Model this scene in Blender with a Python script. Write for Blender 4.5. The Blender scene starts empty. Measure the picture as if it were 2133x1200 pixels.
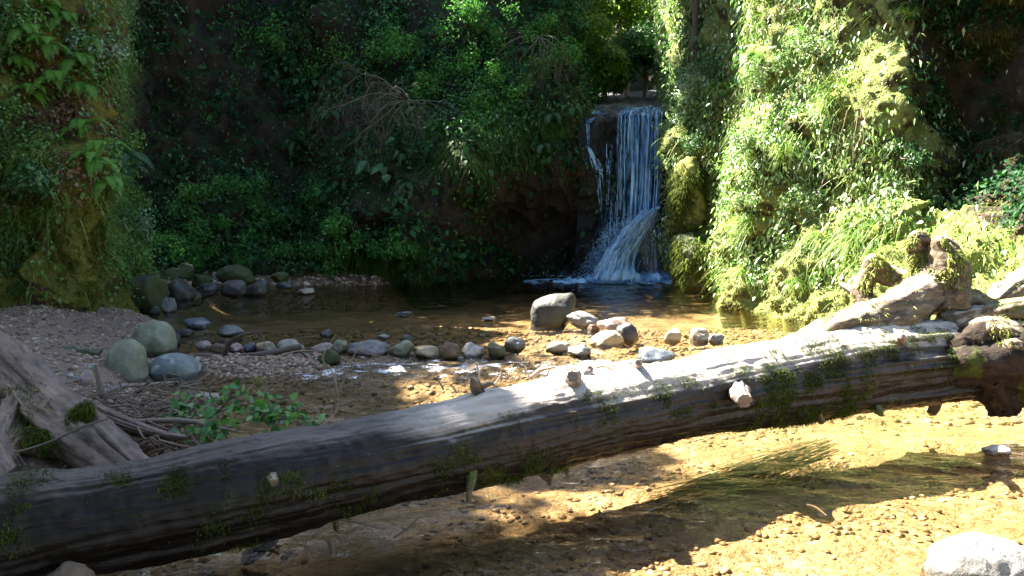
import bpy, math, random
import numpy as np
from mathutils import Vector
R = math.radians
SC = bpy.context.scene
COL = SC.collection
# ---------------------------------------------------------------- camera, sky, sun, exposure
FPX, HC, PITCH = 1700.0, 1.7, math.atan(170/1700.0)
cam_d = bpy.data.cameras.new('camera'); cam = bpy.data.objects.new('camera', cam_d); COL.objects.link(cam)
cam_d.sensor_width = 36; cam_d.lens = 36*FPX/2133.0; cam_d.clip_end = 500
cam.location = (0, 0, HC); cam.rotation_euler = (math.pi/2-PITCH, 0, 0)
SC.camera = cam
SA, SB = 0.62, 0.48                       # direction towards the sun is (-SA, SB, 1)
sun_el = math.atan(1/math.hypot(SA, SB)); sun_az = math.atan2(-SA, SB)   # azimuth clockwise from +Y
W = bpy.data.worlds.new('World'); SC.world = W; W.use_nodes = True
wn = W.node_tree.nodes; wl = W.node_tree.links
sky = wn.new('ShaderNodeTexSky'); sky.sky_type = 'NISHITA'; sky.sun_disc = False
sky.sun_elevation = sun_el; sky.sun_rotation = sun_az
bg = wn['Background']; bg.inputs['Strength'].default_value = 0.058
wl.new(sky.outputs[0], bg.inputs[0])
sd = bpy.data.lights.new('sun', 'SUN'); sd.energy = 5.0; sd.angle = R(0.5); sd.color = (1.0, 0.93, 0.80)
sun = bpy.data.objects.new('sun', sd); COL.objects.link(sun)
sun.rotation_euler = Vector((-SA, SB, 1)).to_track_quat('Z', 'Y').to_euler(); sun.location = (-6, 6, 30)
SC.view_settings.view_transform = 'Standard'; SC.view_settings.look = 'None'
SC.view_settings.gamma = 1.0; SC.view_settings.exposure = 3.45
SC.render.engine = 'CYCLES'
cy = SC.cycles; cy.use_denoising = True; cy.max_bounces = 8; cy.diffuse_bounces = 3; cy.glossy_bounces = 3
cy.transparent_max_bounces = 8; cy.caustics_reflective = False; cy.caustics_refractive = False
# ---------------------------------------------------------------- helpers: pixels and rays
cp, sp = math.cos(PITCH), math.sin(PITCH)
def pt(px, py, D):
    """world point at photo pixel (px,py) whose world Y is D"""
    x = (np.asarray(px, float)-1066.5)/FPX; y = -(np.asarray(py, float)-600)/FPX
    dy = cp + y*sp; dz = -sp + y*cp
    k = np.asarray(D, float)/dy
    return np.stack([x*k, dy*k, HC+dz*k], -1)
def gd(px, py, z=0.0):
    """point on the horizontal plane z"""
    x = (px-1066.5)/FPX; y = -(py-600)/FPX
    dy = cp + y*sp; dz = -sp + y*cp
    k = (z-HC)/dz
    return np.array([x*k, dy*k, z])
def proj(P):
    P = np.asarray(P, float); x = P[..., 0]; y = P[..., 1]; z = P[..., 2]-HC
    d = y*cp - z*sp; u = y*sp + z*cp
    d = np.where(d < 0.05, 0.05, d)
    return 1066.5+x/d*FPX, 600-u/d*FPX, d
# ---------------------------------------------------------------- helpers: noise
def _h(ix, iy, iz, s):
    n = (ix*374761393 + iy*668265263 + iz*2147483647 + s*1274126177) & 0xffffffff
    n = ((n ^ (n >> 13))*1274126177) & 0xffffffff
    n = ((n ^ (n >> 16))*2246822519) & 0xffffffff
    return ((n ^ (n >> 15)) & 0xffff)/32767.5-1
def noise(P, s=0):
    P = np.asarray(P, float); i = np.floor(P).astype(np.int64); f = P-i
    f = f*f*f*(f*(f*6-15)+10); r = 0
    for a in (0, 1):
        wa = f[..., 0] if a else 1-f[..., 0]
        for b in (0, 1):
            wb = f[..., 1] if b else 1-f[..., 1]
            for c in (0, 1):
                wc = f[..., 2] if c else 1-f[..., 2]
                r = r + wa*wb*wc*_h(i[..., 0]+a, i[..., 1]+b, i[..., 2]+c, s)
    return r
def fbm(P, o=4, s=0, g=0.5):
    P = np.asarray(P, float); r = 0; a = 1.0
    for k in range(o):
        r = r+a*noise(P*(2.03**k)+k*7.3, s+k); a *= g
    return r
def sstep(a, b, x):
    t = np.clip((np.asarray(x, float)-a)/(b-a), 0, 1); return t*t*(3-2*t)
def unit(v): return v/np.maximum(np.linalg.norm(v, axis=-1, keepdims=True), 1e-9)
# ---------------------------------------------------------------- helpers: meshes
class Geo:
    def __init__(s): s.v = []; s.f3 = []; s.f4 = []; s.r = []; s.n = 0
    def add(s, V, F, rnd=None):
        V = np.asarray(V, float).reshape(-1, 3); F = np.asarray(F, np.int64)
        s.v.append(V); s.r.append(np.full(len(V), 0.5) if rnd is None else np.broadcast_to(np.asarray(rnd, float), (len(V),)).copy())
        (s.f3 if F.shape[1] == 3 else s.f4).append(F+s.n); s.n += len(V); return s
    def build(s, name, mat, parent=None, origin=None, smooth=True, attrs=None, top=True):
        V = np.concatenate(s.v); rn = np.concatenate(s.r)
        o = np.zeros(3) if origin is None else np.asarray(origin, float)
        if parent is not None and origin is None: o = np.array(parent.location)
        V = V-o
        f3 = np.concatenate(s.f3) if s.f3 else np.zeros((0, 3), np.int64)
        f4 = np.concatenate(s.f4) if s.f4 else np.zeros((0, 4), np.int64)
        me = bpy.data.meshes.new(name)
        me.vertices.add(len(V)); me.vertices.foreach_set('co', V.astype(np.float32).ravel())
        nl = f3.size+f4.size
        me.loops.add(nl); me.loops.foreach_set('vertex_index', np.concatenate([f3.ravel(), f4.ravel()]).astype(np.int32))
        st = np.concatenate([np.arange(len(f3))*3, len(f3)*3+np.arange(len(f4))*4]).astype(np.int32)
        me.polygons.add(len(st)); me.polygons.foreach_set('loop_start', st)
        me.update(calc_edges=True); me.validate()
        me.polygons.foreach_set('use_smooth', np.full(len(me.polygons), bool(smooth)))
        a = me.attributes.new('rnd', 'FLOAT', 'POINT'); a.data.foreach_set('value', rn.astype(np.float32))
        if attrs:
            for k, val in attrs.items():
                a = me.attributes.new(k, 'FLOAT', 'POINT'); a.data.foreach_set('value', np.asarray(val, np.float32).ravel())
        me.materials.append(mat)
        ob = bpy.data.objects.new(name, me); COL.objects.link(ob)
        if parent is not None: ob.parent = parent
        else: ob.location = o
        return ob
def gridfaces(nu, nv, wrap=False):
    i, j = np.meshgrid(np.arange(nu-1 if not wrap else nu), np.arange(nv-1), indexing='ij')
    i2 = (i+1) % nu
    return np.stack([i*nv+j, i2*nv+j, i2*nv+j+1, i*nv+j+1], -1).reshape(-1, 4)
def tag(o, label=None, cat=None, group=None, kind=None):
    if label: o['label'] = label
    if cat: o['category'] = cat
    if group: o['group'] = group
    if kind: o['kind'] = kind
    return o
def empty(name, loc, label=None, cat=None, group=None):
    o = bpy.data.objects.new(name, None); COL.objects.link(o); o.location = [float(c) for c in loc]
    o.empty_display_size = 0.2
    return tag(o, label, cat, group)
def crom(pts, n):
    pts = np.asarray(pts, float); m = len(pts)
    p = np.concatenate([[2*pts[0]-pts[1]], pts, [2*pts[-1]-pts[-2]]])
    t = np.linspace(0, m-1-1e-6, n); i = t.astype(int); f = (t-i)[:, None]
    a, b, c, d = p[i], p[i+1], p[i+2], p[i+3]
    return .5*(2*b+(c-a)*f+(2*a-5*b+4*c-d)*f*f+(3*b-a-3*c+d)*f**3)
def tube_geo(path, rad, n=24, seg=10, amp=0.0, fr=3.0, grooves=0.0, gk=9, seed=0, cap=True, flat=1.0, raw=False):
    """tapered tube along a smooth curve; radial noise and lengthwise grooves"""
    k = len(path)
    C = crom(path, n); rr = np.interp(np.linspace(0, k-1, n), np.arange(k), rad)
    T = unit(np.gradient(C, axis=0)); up = np.array([0, 0, 1.0])
    if abs(T[0] @ up) > .9: up = np.array([1.0, 0, 0])
    fr_n = []; nv = unit(up-T[0]*(T[0] @ up))
    for t in T:
        nv = unit(nv-t*(t @ nv)); fr_n.append(nv)
    Nn = np.array(fr_n); B = np.cross(T, Nn)
    th = np.linspace(0, 2*math.pi, seg, endpoint=False)
    dirs = Nn[:, None]*np.cos(th)[None, :, None]*flat+B[:, None]*np.sin(th)[None, :, None]
    L = np.concatenate([[0], np.cumsum(np.linalg.norm(np.diff(C, axis=0), axis=1))])
    r = rr[:, None]*np.ones(seg)
    if amp:
        Q = C[:, None]+dirs*rr[:, None, None]
        r = r*(1+amp*fbm(Q*fr, 4, seed))
    if grooves:
        G = np.stack([np.broadcast_to(L[:, None]*0.9, r.shape), np.cos(th)[None]*gk*.5+0*r, np.sin(th)[None]*gk*.5+0*r], -1)
        r = r-grooves*np.abs(fbm(G, 3, seed+9))*rr[:, None]
    V = C[:, None]+dirs*r[..., None]
    i, j = np.meshgrid(np.arange(n-1), np.arange(seg), indexing='ij'); j2 = (j+1) % seg
    F = np.stack([i*seg+j, i*seg+j2, (i+1)*seg+j2, (i+1)*seg+j], -1).reshape(-1, 4)
    if raw: return V, F, C, T
    return V.reshape(-1, 3), F
def add_tube(g, path, rad, rnd=.5, cap=True, **k):
    n = k.get('n', 24); seg = k.get('seg', 10)
    V, F = tube_geo(path, rad, **k); g.add(V, F, rnd)
    if cap:
        for e in (0, n-1):
            ring = V[e*seg:(e+1)*seg]; c = ring.mean(0)
            idx = np.arange(seg); f = np.stack([idx, (idx+1) % seg, np.full(seg, seg)], -1)
            if e == 0: f = f[:, ::-1]
            g.add(np.concatenate([ring, [c]]), f, rnd)
    return g
# ---------------------------------------------------------------- helpers: materials
def mat(name):
    m = bpy.data.materials.new(name); m.use_nodes = True; nt = m.node_tree
    nt.nodes.clear(); out = nt.nodes.new('ShaderNodeOutputMaterial')
    def nd(t, ins=None, out_i=0, **props):
        x = nt.nodes.new('ShaderNode'+t)
        for k, v in props.items(): setattr(x, k, v)
        for k, v in (ins or {}).items():
            s = x.inputs[k]
            if isinstance(v, bpy.types.NodeSocket): nt.links.new(v, s)
            else: s.default_value = v
        return x.outputs[out_i]
    def fin(s): nt.links.new(s, out.inputs['Surface'])
    return m, nd, fin
def c4(c): return (c[0], c[1], c[2], 1)
def ramp(nd, fac, stops):
    o = nd('ValToRGB', {0: fac}); r = o.node.color_ramp
    while len(r.elements) < len(stops): r.elements.new(0.5)
    for e, (p, c) in zip(r.elements, stops):
        e.position = p; e.color = c4(c) if hasattr(c, '__len__') else (c, c, c, 1)
    return o
def mixc(nd, f, a, b, bt='MIX'):
    x = nd('MixRGB', {0: f, 1: a if not isinstance(a, tuple) else c4(a), 2: b if not isinstance(b, tuple) else c4(b)}, blend_type=bt); return x
def mth(nd, op, a, b=0.0, c=0.0): return nd('Math', {0: a, 1: b, 2: c}, operation=op)
def nz(nd, vec, scale, det=5, rough=.55): return nd('TexNoise', {'Vector': vec, 'Scale': scale, 'Detail': det, 'Roughness': rough})

def cliff_mat(name, rock_a, rock_b, moss_a, moss_b, moss_amt=0.5, wet=0.5, redbits=None):
    m, nd, fin = mat(name)
    P = nd('NewGeometry', out_i=0); N = nd('NewGeometry', out_i=1)
    big = nz(nd, P, .9, 6); mid = nz(nd, P, 4, 8, .65); fine = nz(nd, P, 26, 6, .7); vo = nd('TexVoronoi', {'Vector': P, 'Scale': 34.0})
    rock = ramp(nd, mid, [(.3, rock_a), (.62, rock_b), (.8, tuple(min(1, c*1.8) for c in rock_b))])
    if redbits: rock = mixc(nd, ramp(nd, nz(nd, P, 2.3, 5), [(.5, 0.), (.65, 1.)]), rock, redbits)
    moss = ramp(nd, fine, [(.3, moss_a), (.7, moss_b)])
    moss = mixc(nd, ramp(nd, nz(nd, P, 1.7, 4), [(.35, 0.), (.7, .7)]), moss, tuple(c*.55 for c in moss_a))
    z = nd('SeparateXYZ', {0: N}, out_i=2)
    f = mth(nd, 'ADD', mth(nd, 'MULTIPLY', z, .35), mth(nd, 'ADD', mth(nd, 'MULTIPLY', mid, .55), mth(nd, 'MULTIPLY', big, .75)))
    f = mth(nd, 'ADD', mth(nd, 'ADD', f, nd('Attribute', attribute_name='mossw', out_i=2)), moss_amt-.9)
    fac = ramp(nd, f, [(.22, 0.), (.34, 1.)])
    col = mixc(nd, fac, rock, moss)
    h = mth(nd, 'ADD', mth(nd, 'MULTIPLY', fine, .6), mth(nd, 'ADD', mth(nd, 'MULTIPLY', mid, 1.2), mth(nd, 'MULTIPLY', vo, .35)))
    b = nd('Bump', {'Height': h, 'Strength': .9, 'Distance': .06})
    rg = mixc(nd, fac, (1-wet*.6,)*3, (1., 1., 1.))
    s = nd('BsdfPrincipled', {'Base Color': col, 'Roughness': rg, 'Normal': b, 'Specular IOR Level': .3})
    fin(s); return m
def leaf_mat(name, a, b, c=None, gloss=.35, trans=.35, rough=.45):
    m, nd, fin = mat(name)
    r = nd('Attribute', attribute_name='rnd', out_i=2)
    col = ramp(nd, r, [(0., a), (.55, b), (1., c or b)])
    P = nd('NewGeometry', out_i=0)
    col = mixc(nd, ramp(nd, nz(nd, P, 1.1, 3), [(.35, .0), (.7, .45)]), col, tuple(x*.6 for x in a))
    p = nd('BsdfPrincipled', {'Base Color': col, 'Roughness': rough, 'Specular IOR Level': gloss})
    t = nd('BsdfTranslucent', {'Color': mixc(nd, .5, col, (.9, 1., .3), 'MULTIPLY')})
    fin(nd('MixShader', {0: trans, 1: p, 2: t})); return m
def stone_mat(name, a, b, spots=None, moss=0.0, rough=.75, sc=1.0):
    m, nd, fin = mat(name)
    P = nd('TexCoord', out_i=3)
    n1 = nz(nd, P, 5*sc, 8, .65); n2 = nz(nd, P, 30*sc, 6, .7); n3 = nz(nd, P, 2.2*sc, 4)
    col = ramp(nd, n1, [(.32, a), (.66, b)])
    col = mixc(nd, mth(nd, 'MULTIPLY', n2, .5), col, tuple(x*.45 for x in a))
    if spots: col = mixc(nd, ramp(nd, nz(nd, P, 9*sc, 5, .8), [(.56, 0.), (.62, .85)]), col, spots)
    if moss:
        col = mixc(nd, ramp(nd, mth(nd, 'ADD', n3, moss-.5), [(.48, 0.), (.6, .9)]), col, (.045, .06, .015))
    gz = nd('SeparateXYZ', {0: nd('NewGeometry', out_i=0)}, out_i=2)
    wt = ramp(nd, mth(nd, 'ADD', gz, mth(nd, 'MULTIPLY', n1, .06)), [(.055, 1.), (.085, 0.)])
    col = mixc(nd, mth(nd, 'MULTIPLY', wt, .75), col, (.018, .014, .009)); rough = mth(nd, 'SUBTRACT', rough, mth(nd, 'MULTIPLY', wt, .4))
    b_ = nd('Bump', {'Height': mth(nd, 'ADD', n1, mth(nd, 'MULTIPLY', n2, .4)), 'Strength': .6, 'Distance': .03})
    fin(nd('BsdfPrincipled', {'Base Color': col, 'Roughness': rough, 'Normal': b_})); return m
def wood_mat(name, a, b, c, bleach_and_sun=None, moss=0.0, rough=.6, axis=(1, .3, 0), grain=1.0, attr=False, spec=.5):
    m, nd, fin = mat(name)
    P = nd('NewGeometry', out_i=0); N = nd('NewGeometry', out_i=1)
    ang = math.atan2(axis[1], axis[0])
    mp = nd('Mapping', {'Vector': nd('Mapping', {'Vector': P, 'Rotation': (0, 0, -ang)}), 'Scale': (1.2, 16, 16)})
    g = nz(nd, mp, 1.4*grain, 8, .65); g2 = nz(nd, P, 3, 5); g3 = nz(nd, P, 45, 5, .7)
    col = ramp(nd, g, [(.3, a), (.5, b), (.72, c)])
    if bleach_and_sun:
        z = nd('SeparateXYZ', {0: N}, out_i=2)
        f = ramp(nd, mth(nd, 'ADD', z, mth(nd, 'MULTIPLY', mth(nd, 'SUBTRACT', g, .5), .9)), [(.62, 0.), (1.0, .9)])  # upward faces paler: weathered wood and painted sunlight together
        ba = nd('Attribute', attribute_name='bleach_and_sun', out_i=2)
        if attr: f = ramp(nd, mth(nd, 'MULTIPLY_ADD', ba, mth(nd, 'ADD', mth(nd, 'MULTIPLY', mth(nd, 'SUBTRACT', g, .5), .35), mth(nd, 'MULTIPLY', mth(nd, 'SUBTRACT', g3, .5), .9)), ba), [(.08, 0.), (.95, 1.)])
        col = mixc(nd, f, col, mixc(nd, ramp(nd, g, [(.35, 0.), (.6, 1.)]), tuple(x*.7 for x in bleach_and_sun), bleach_and_sun))
    if moss:
        f = ramp(nd, mth(nd, 'ADD', nz(nd, P, 2.4, 7, .65), moss-.5), [(.5, 0.), (.58, .95)])
        col = mixc(nd, f, col, ramp(nd, g3, [(.3, (.03, .045, .01)), (.7, (.10, .13, .02))]))
    h = mth(nd, 'ADD', g, mth(nd, 'MULTIPLY', g3, .25))
    bu = nd('Bump', {'Height': h, 'Strength': .5 if attr else .75, 'Distance': .025})
    fin(nd('BsdfPrincipled', {'Base Color': col, 'Roughness': mth(nd, 'ADD', mth(nd, 'MULTIPLY', g3, .3), rough-.15), 'Normal': bu, 'Specular IOR Level': spec})); return m
def flat_mat(name, c, rough=.6, v=.35):
    m, nd, fin = mat(name)
    P = nd('TexCoord', out_i=3); n = nz(nd, P, 12, 5)
    r = nd('Attribute', attribute_name='rnd', out_i=2)
    col = mixc(nd, mth(nd, 'MULTIPLY', n, v*2), c4(c)[:3], tuple(x*.45 for x in c))
    col = mixc(nd, mth(nd, 'MULTIPLY', r, .5), col, tuple(min(1, x*1.5) for x in c))
    fin(nd('BsdfPrincipled', {'Base Color': col, 'Roughness': rough})); return m
# ================================================================ MATERIALS
M = {}
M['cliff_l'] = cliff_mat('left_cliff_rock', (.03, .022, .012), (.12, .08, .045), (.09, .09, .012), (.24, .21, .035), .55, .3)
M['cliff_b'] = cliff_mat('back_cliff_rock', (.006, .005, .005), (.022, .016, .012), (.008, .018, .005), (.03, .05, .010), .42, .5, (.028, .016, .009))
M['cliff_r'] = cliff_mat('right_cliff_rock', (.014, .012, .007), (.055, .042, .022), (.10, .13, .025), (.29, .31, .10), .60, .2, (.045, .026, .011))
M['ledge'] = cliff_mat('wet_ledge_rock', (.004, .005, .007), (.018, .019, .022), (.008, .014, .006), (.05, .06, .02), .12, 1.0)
M['leaf_l'] = leaf_mat('left_ivy_leaf', (.06, .14, .025), (.13, .28, .05), (.27, .42, .14))
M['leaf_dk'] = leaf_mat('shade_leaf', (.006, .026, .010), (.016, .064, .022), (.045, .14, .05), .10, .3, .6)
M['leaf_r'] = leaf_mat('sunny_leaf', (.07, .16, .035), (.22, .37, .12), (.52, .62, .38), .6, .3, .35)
M['leaf_mid'] = leaf_mat('glossy_leaf', (.02, .07, .02), (.06, .17, .05), (.16, .32, .12), .5, .3)
M['leaf_hump'] = leaf_mat('back_bank_leaf', (.03, .11, .02), (.075, .24, .045), (.15, .36, .09), .12, .35, .6)
M['leaf_pale'] = leaf_mat('pale_shiny_leaf', (.12, .22, .10), (.24, .38, .20), (.42, .55, .38), .6, .3, .35)
M['leaf_bright'] = leaf_mat('backlit_leaf', (.05, .12, .02), (.12, .24, .03), (.22, .34, .05), .3, .55)
M['fern'] = leaf_mat('fern_frond', (.08, .20, .02), (.16, .36, .05), (.24, .44, .09), .25, .4)
M['fern_dk'] = leaf_mat('dark_fern_frond', (.012, .055, .018), (.03, .10, .03), (.05, .14, .045), .3, .3)
M['grass'] = leaf_mat('grass_blade', (.10, .20, .02), (.20, .36, .05), (.42, .46, .15), .35, .45)
M['grass_dk'] = leaf_mat('shade_grass_blade', (.03, .075, .01), (.07, .16, .02), (.14, .20, .04), .3, .4)
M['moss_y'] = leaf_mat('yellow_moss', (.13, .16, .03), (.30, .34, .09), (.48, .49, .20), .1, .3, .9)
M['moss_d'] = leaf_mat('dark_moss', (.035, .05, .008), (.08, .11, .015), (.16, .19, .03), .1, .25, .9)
M['dead_leaf'] = leaf_mat('dead_leaf', (.09, .04, .02), (.20, .11, .05), (.33, .22, .12), .3, .2)
M['twig'] = flat_mat('dry_twig', (.20, .14, .095))
M['twig_grey'] = flat_mat('grey_twig', (.24, .19, .15))
M['twig_shade'] = flat_mat('shaded_twig', (.11, .095, .06))
M['twig_dark'] = flat_mat('dark_twig', (.07, .045, .03))
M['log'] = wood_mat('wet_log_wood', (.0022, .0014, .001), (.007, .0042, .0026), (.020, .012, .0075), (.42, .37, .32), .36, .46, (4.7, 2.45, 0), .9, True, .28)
M['stub'] = wood_mat('grey_stub_wood', (.07, .055, .045), (.17, .14, .12), (.33, .29, .26), None, .2, .6)
M['drift'] = wood_mat('smooth_driftwood', (.05, .032, .022), (.17, .112, .08), (.30, .205, .155), None, .36, .6, (1, -1, 0), .7)
M['root'] = wood_mat('mossy_root_wood', (.02, .014, .008), (.10, .07, .04), (.24, .18, .11), (.46, .40, .30), .45, .8, (4.7, 2.45, 0))
M['root_dark'] = wood_mat('dark_wet_root_wood', (.006, .004, .003), (.022, .014, .009), (.055, .036, .022), None, .47, .8, (4.7, 2.45, 0), 1.0, False, .2)  # root wood with the shade of the lower mass put into its colour
M['bark'] = wood_mat('tree_bark', (.03, .022, .015), (.08, .06, .04), (.14, .11, .08), None, .48, .9)
# ================================================================ GROUND AND WATER
EY = [2, 4, 5.5, 6.7, 7.8, 8.8, 10.2, 11.6, 13.5, 16, 18, 40]
EX = [-1.1, -1.3, -1.75, -2.2, -3.0, -3.65, -4.2, -4.8, -5.7, -6.2, -6.0, -6.0]
def bed(x, y):
    x = np.asarray(x, float); y = np.asarray(y, float)
    q = np.stack([x, y, 0*x], -1)
    z = -.10-.10*sstep(4.5, 6.5, y)*(1-sstep(7.5, 9, y))-.42*sstep(10.5, 16, y)+.05*fbm(q*.8, 3, 3)
    e = np.interp(y, EY, EX)+.25*fbm(q*.9, 3, 5)
    b = sstep(.15, -1.0, x-e)
    z = z*(1-b)+b*(.06+.30*sstep(-.3, -2.2, x-e)+.03*fbm(q*1.6, 3, 6))
    # gravel spit behind the first boulders, ending among the row of stones
    s = np.exp(-(((x+2.95)/1.15)**2+((y-8.55)/.62)**2)**1.4)
    z = z+s*.20
    z = z+.09*np.exp(-((y-9.35)/.35)**2)*sstep(2.8, 1.5, x)*sstep(-4, -2, x)
    # stony shore under the back wall
    s2 = sstep(16.7, 17.9, y+.25*fbm(q*.7, 2, 8))*sstep(-1.9, -3.0, x)
    z = z*(1-s2)+s2*(.05+.25*sstep(17.5, 19, y))
    # right bank rising out of the pool
    ex = np.interp(y, [2, 5, 7, 8.5, 9.8, 11.5, 14, 20, 40], [6.0, 5.2, 4.6, 4.55, 4.5, 4.3, 3.9, 4.2, 4.2])
    s3 = sstep(0, .9, x-ex); z = z*(1-s3)+s3*.35
    return z+.018*fbm(q*5, 3, 11)
def axis(a, b, dens):
    out = [a]
    while out[-1] < b: out.append(out[-1]+dens(out[-1]))
    return np.array(out)
gx = axis(-32, 34, lambda v: .045 if -6 < v < 5 else min(2.5, .05+.14*max(-6-v, v-5)))
gy = axis(-22, 46, lambda v: .035 if 2.8 < v < 10 else (.06 if 10 <= v < 18.5 else min(2.5, .08+.15*max(2.8-v, v-18.5))))
X, Y = np.meshgrid(gx, gy, indexing='ij'); Z = bed(X, Y)
rngG = np.random.default_rng(5)
m, nd, fin = mat('stream_gravel')
P = nd('NewGeometry', out_i=0)
Pw = nd('VectorMath', {0: P, 1: nd('VectorMath', {0: nd('TexNoise', {'Vector': P, 'Scale': 6.0}, out_i=1), 1: (.12, .12, .12)}, operation='MULTIPLY')}, operation='ADD')
v1 = nd('TexVoronoi', {'Vector': Pw, 'Scale': 24.0}); v1n = v1.node
v2 = nd('TexVoronoi', {'Vector': Pw, 'Scale': 70.0}); v2n = v2.node
ca = ramp(nd, nd('SeparateXYZ', {0: v1n.outputs['Color']}), [(0, (.07, .04, .02)), (.4, (.20, .135, .07)), (.8, (.32, .23, .13)), (1, (.44, .37, .27))])
cb = ramp(nd, nd('SeparateXYZ', {0: v2n.outputs['Color']}), [(0, (.06, .035, .02)), (.6, (.25, .165, .085)), (1, (.42, .33, .21))])
col = mixc(nd, .45, ca, cb)
col = mixc(nd, ramp(nd, nz(nd, P, 1.3, 5), [(.40, 0.), (.62, .75)]), col, (.085, .055, .02))
z = nd('SeparateXYZ', {0: P}, out_i=2)
col = mixc(nd, ramp(nd, mth(nd, 'ADD', z, mth(nd, 'MULTIPLY', nz(nd, P, 6), .06)), [(.03, 0.), (.08, .8)]), col, mixc(nd, nz(nd, P, 60, 4), (.05, .03, .02), (.36, .24, .18)))
h = mth(nd, 'ADD', mth(nd, 'MULTIPLY', v1, -1.0), mth(nd, 'MULTIPLY', v2, -.5))
fin(nd('BsdfPrincipled', {'Base Color': col, 'Roughness': .65, 'Normal': nd('Bump', {'Height': h, 'Strength': .6, 'Distance': .025})}))
M['gravel'] = m
g = Geo(); g.add(np.stack([X, Y, Z], -1), gridfaces(len(gx), len(gy))); tag(g.build('ground', m), kind='structure')

# water: clear amber sheet with real ripples; turbulence is strongest below the stone row and under the fall
STONE_LINE = lambda x: 9.25+.05*np.sin(x*2)+np.where(x > 1, (x-1)*.1, 0)
def turb(x, y):
    q = np.stack([x, y, 0*x], -1)
    n = .5+.5*fbm(q*np.array([.9, 1.3, 1]), 3, 21)
    t = np.exp(-((y-(STONE_LINE(x)-.75))/.65)**2)*sstep(-3.4, -2.0, x)*(1-.0*x)
    t = t*(.45+.75*n)
    t2 = 1.3*np.exp(-(((x-2.6)/1.6)**2+((y-18.9)/.7)**2))
    t3 = .75*np.exp(-(((x+.75)/.45)**2+((y-3.95-(x+.75)*.5)/.16)**2))*(.4+n)
    t4 = .55*np.exp(-(((x+1.6)/.9)**2+((y-6.3)/.3)**2))*n
    t5 = .5*np.exp(-((y-(9.9+.12*x))/.14)**2)*sstep(-2.5, -1.5, x)*sstep(1.2, .2, x)*n
    t6 = .35*np.exp(-((y-11.6)/.5)**2)*np.exp(-((x+.7)/1.1)**2)*n
    return np.clip(t+t2+t3+t4+t5+t6, 0, 1.5)
wx = axis(-8, 7, lambda v: .035 if -4 < v < 4.5 else .09); wy = axis(1.0, 22.5, lambda v: .024 if 2.8 < v < 5.2 else (.03 if v < 10 else .055))
X, Y = np.meshgrid(wx, wy, indexing='ij')
T = turb(X, Y); q = np.stack([X, Y, 0*X], -1)
Z = .006*fbm(q*np.array([1.6, 3.0, 1]), 3, 31)+(.006+.006*sstep(9.5, 12, Y))*fbm(q*np.array([5, 9, 1]), 2, 37)+T*(.030*fbm(q*np.array([5, 6, 1]), 3, 33)+.012*fbm(q*np.array([16, 18, 1]), 2, 35))
foam = np.clip(T*(.55+.6*fbm(q*np.array([6, 13, 1]), 4, 41, .7)), 0, 1)
m, nd, fin = mat('stream_water')
P = nd('NewGeometry', out_i=0)
mp = nd('Mapping', {'Vector': P, 'Scale': (5, 11, 1)})
n1 = nz(nd, mp, 1.0, 5, .6); n2 = nz(nd, mp, 4.2, 3, .6)
tb = nd('Attribute', attribute_name='turb', out_i=2); fm = nd('Attribute', attribute_name='foam', out_i=2)
h = mth(nd, 'ADD', n1, mth(nd, 'MULTIPLY', n2, .35))
bu = nd('Bump', {'Height': h, 'Strength': mth(nd, 'ADD', .42, mth(nd, 'MULTIPLY', tb, .6)), 'Distance': .035})
fr = nd('Fresnel', {'IOR': 1.30, 'Normal': bu})
tr = nd('BsdfTransparent', {'Color': (.94, .86, .69, 1)})
gl = nd('BsdfGlossy', {'Roughness': .03, 'Normal': bu, 'Color': (1, 1, 1, 1)}, distribution='GGX')
ws = nd('MixShader', {0: fr, 1: tr, 2: gl})
fo = nd('BsdfPrincipled', {'Base Color': (.80, .84, .88, 1), 'Roughness': .35})
ff = ramp(nd, mth(nd, 'ADD', fm, mth(nd, 'MULTIPLY', mth(nd, 'SUBTRACT', nz(nd, nd('Mapping', {'Vector': P, 'Scale': (55, 110, 50)}), 1.0, 5, .75), .5), 2.6)), [(.72, 0.), (.86, .85)])
fin(nd('MixShader', {0: ff, 1: ws, 2: fo})); M['water'] = m
g = Geo(); g.add(np.stack([X, Y, Z], -1), gridfaces(len(wx), len(wy)))
tag(g.build('water', m, attrs={'turb': T, 'foam': foam}), kind='structure')

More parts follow.
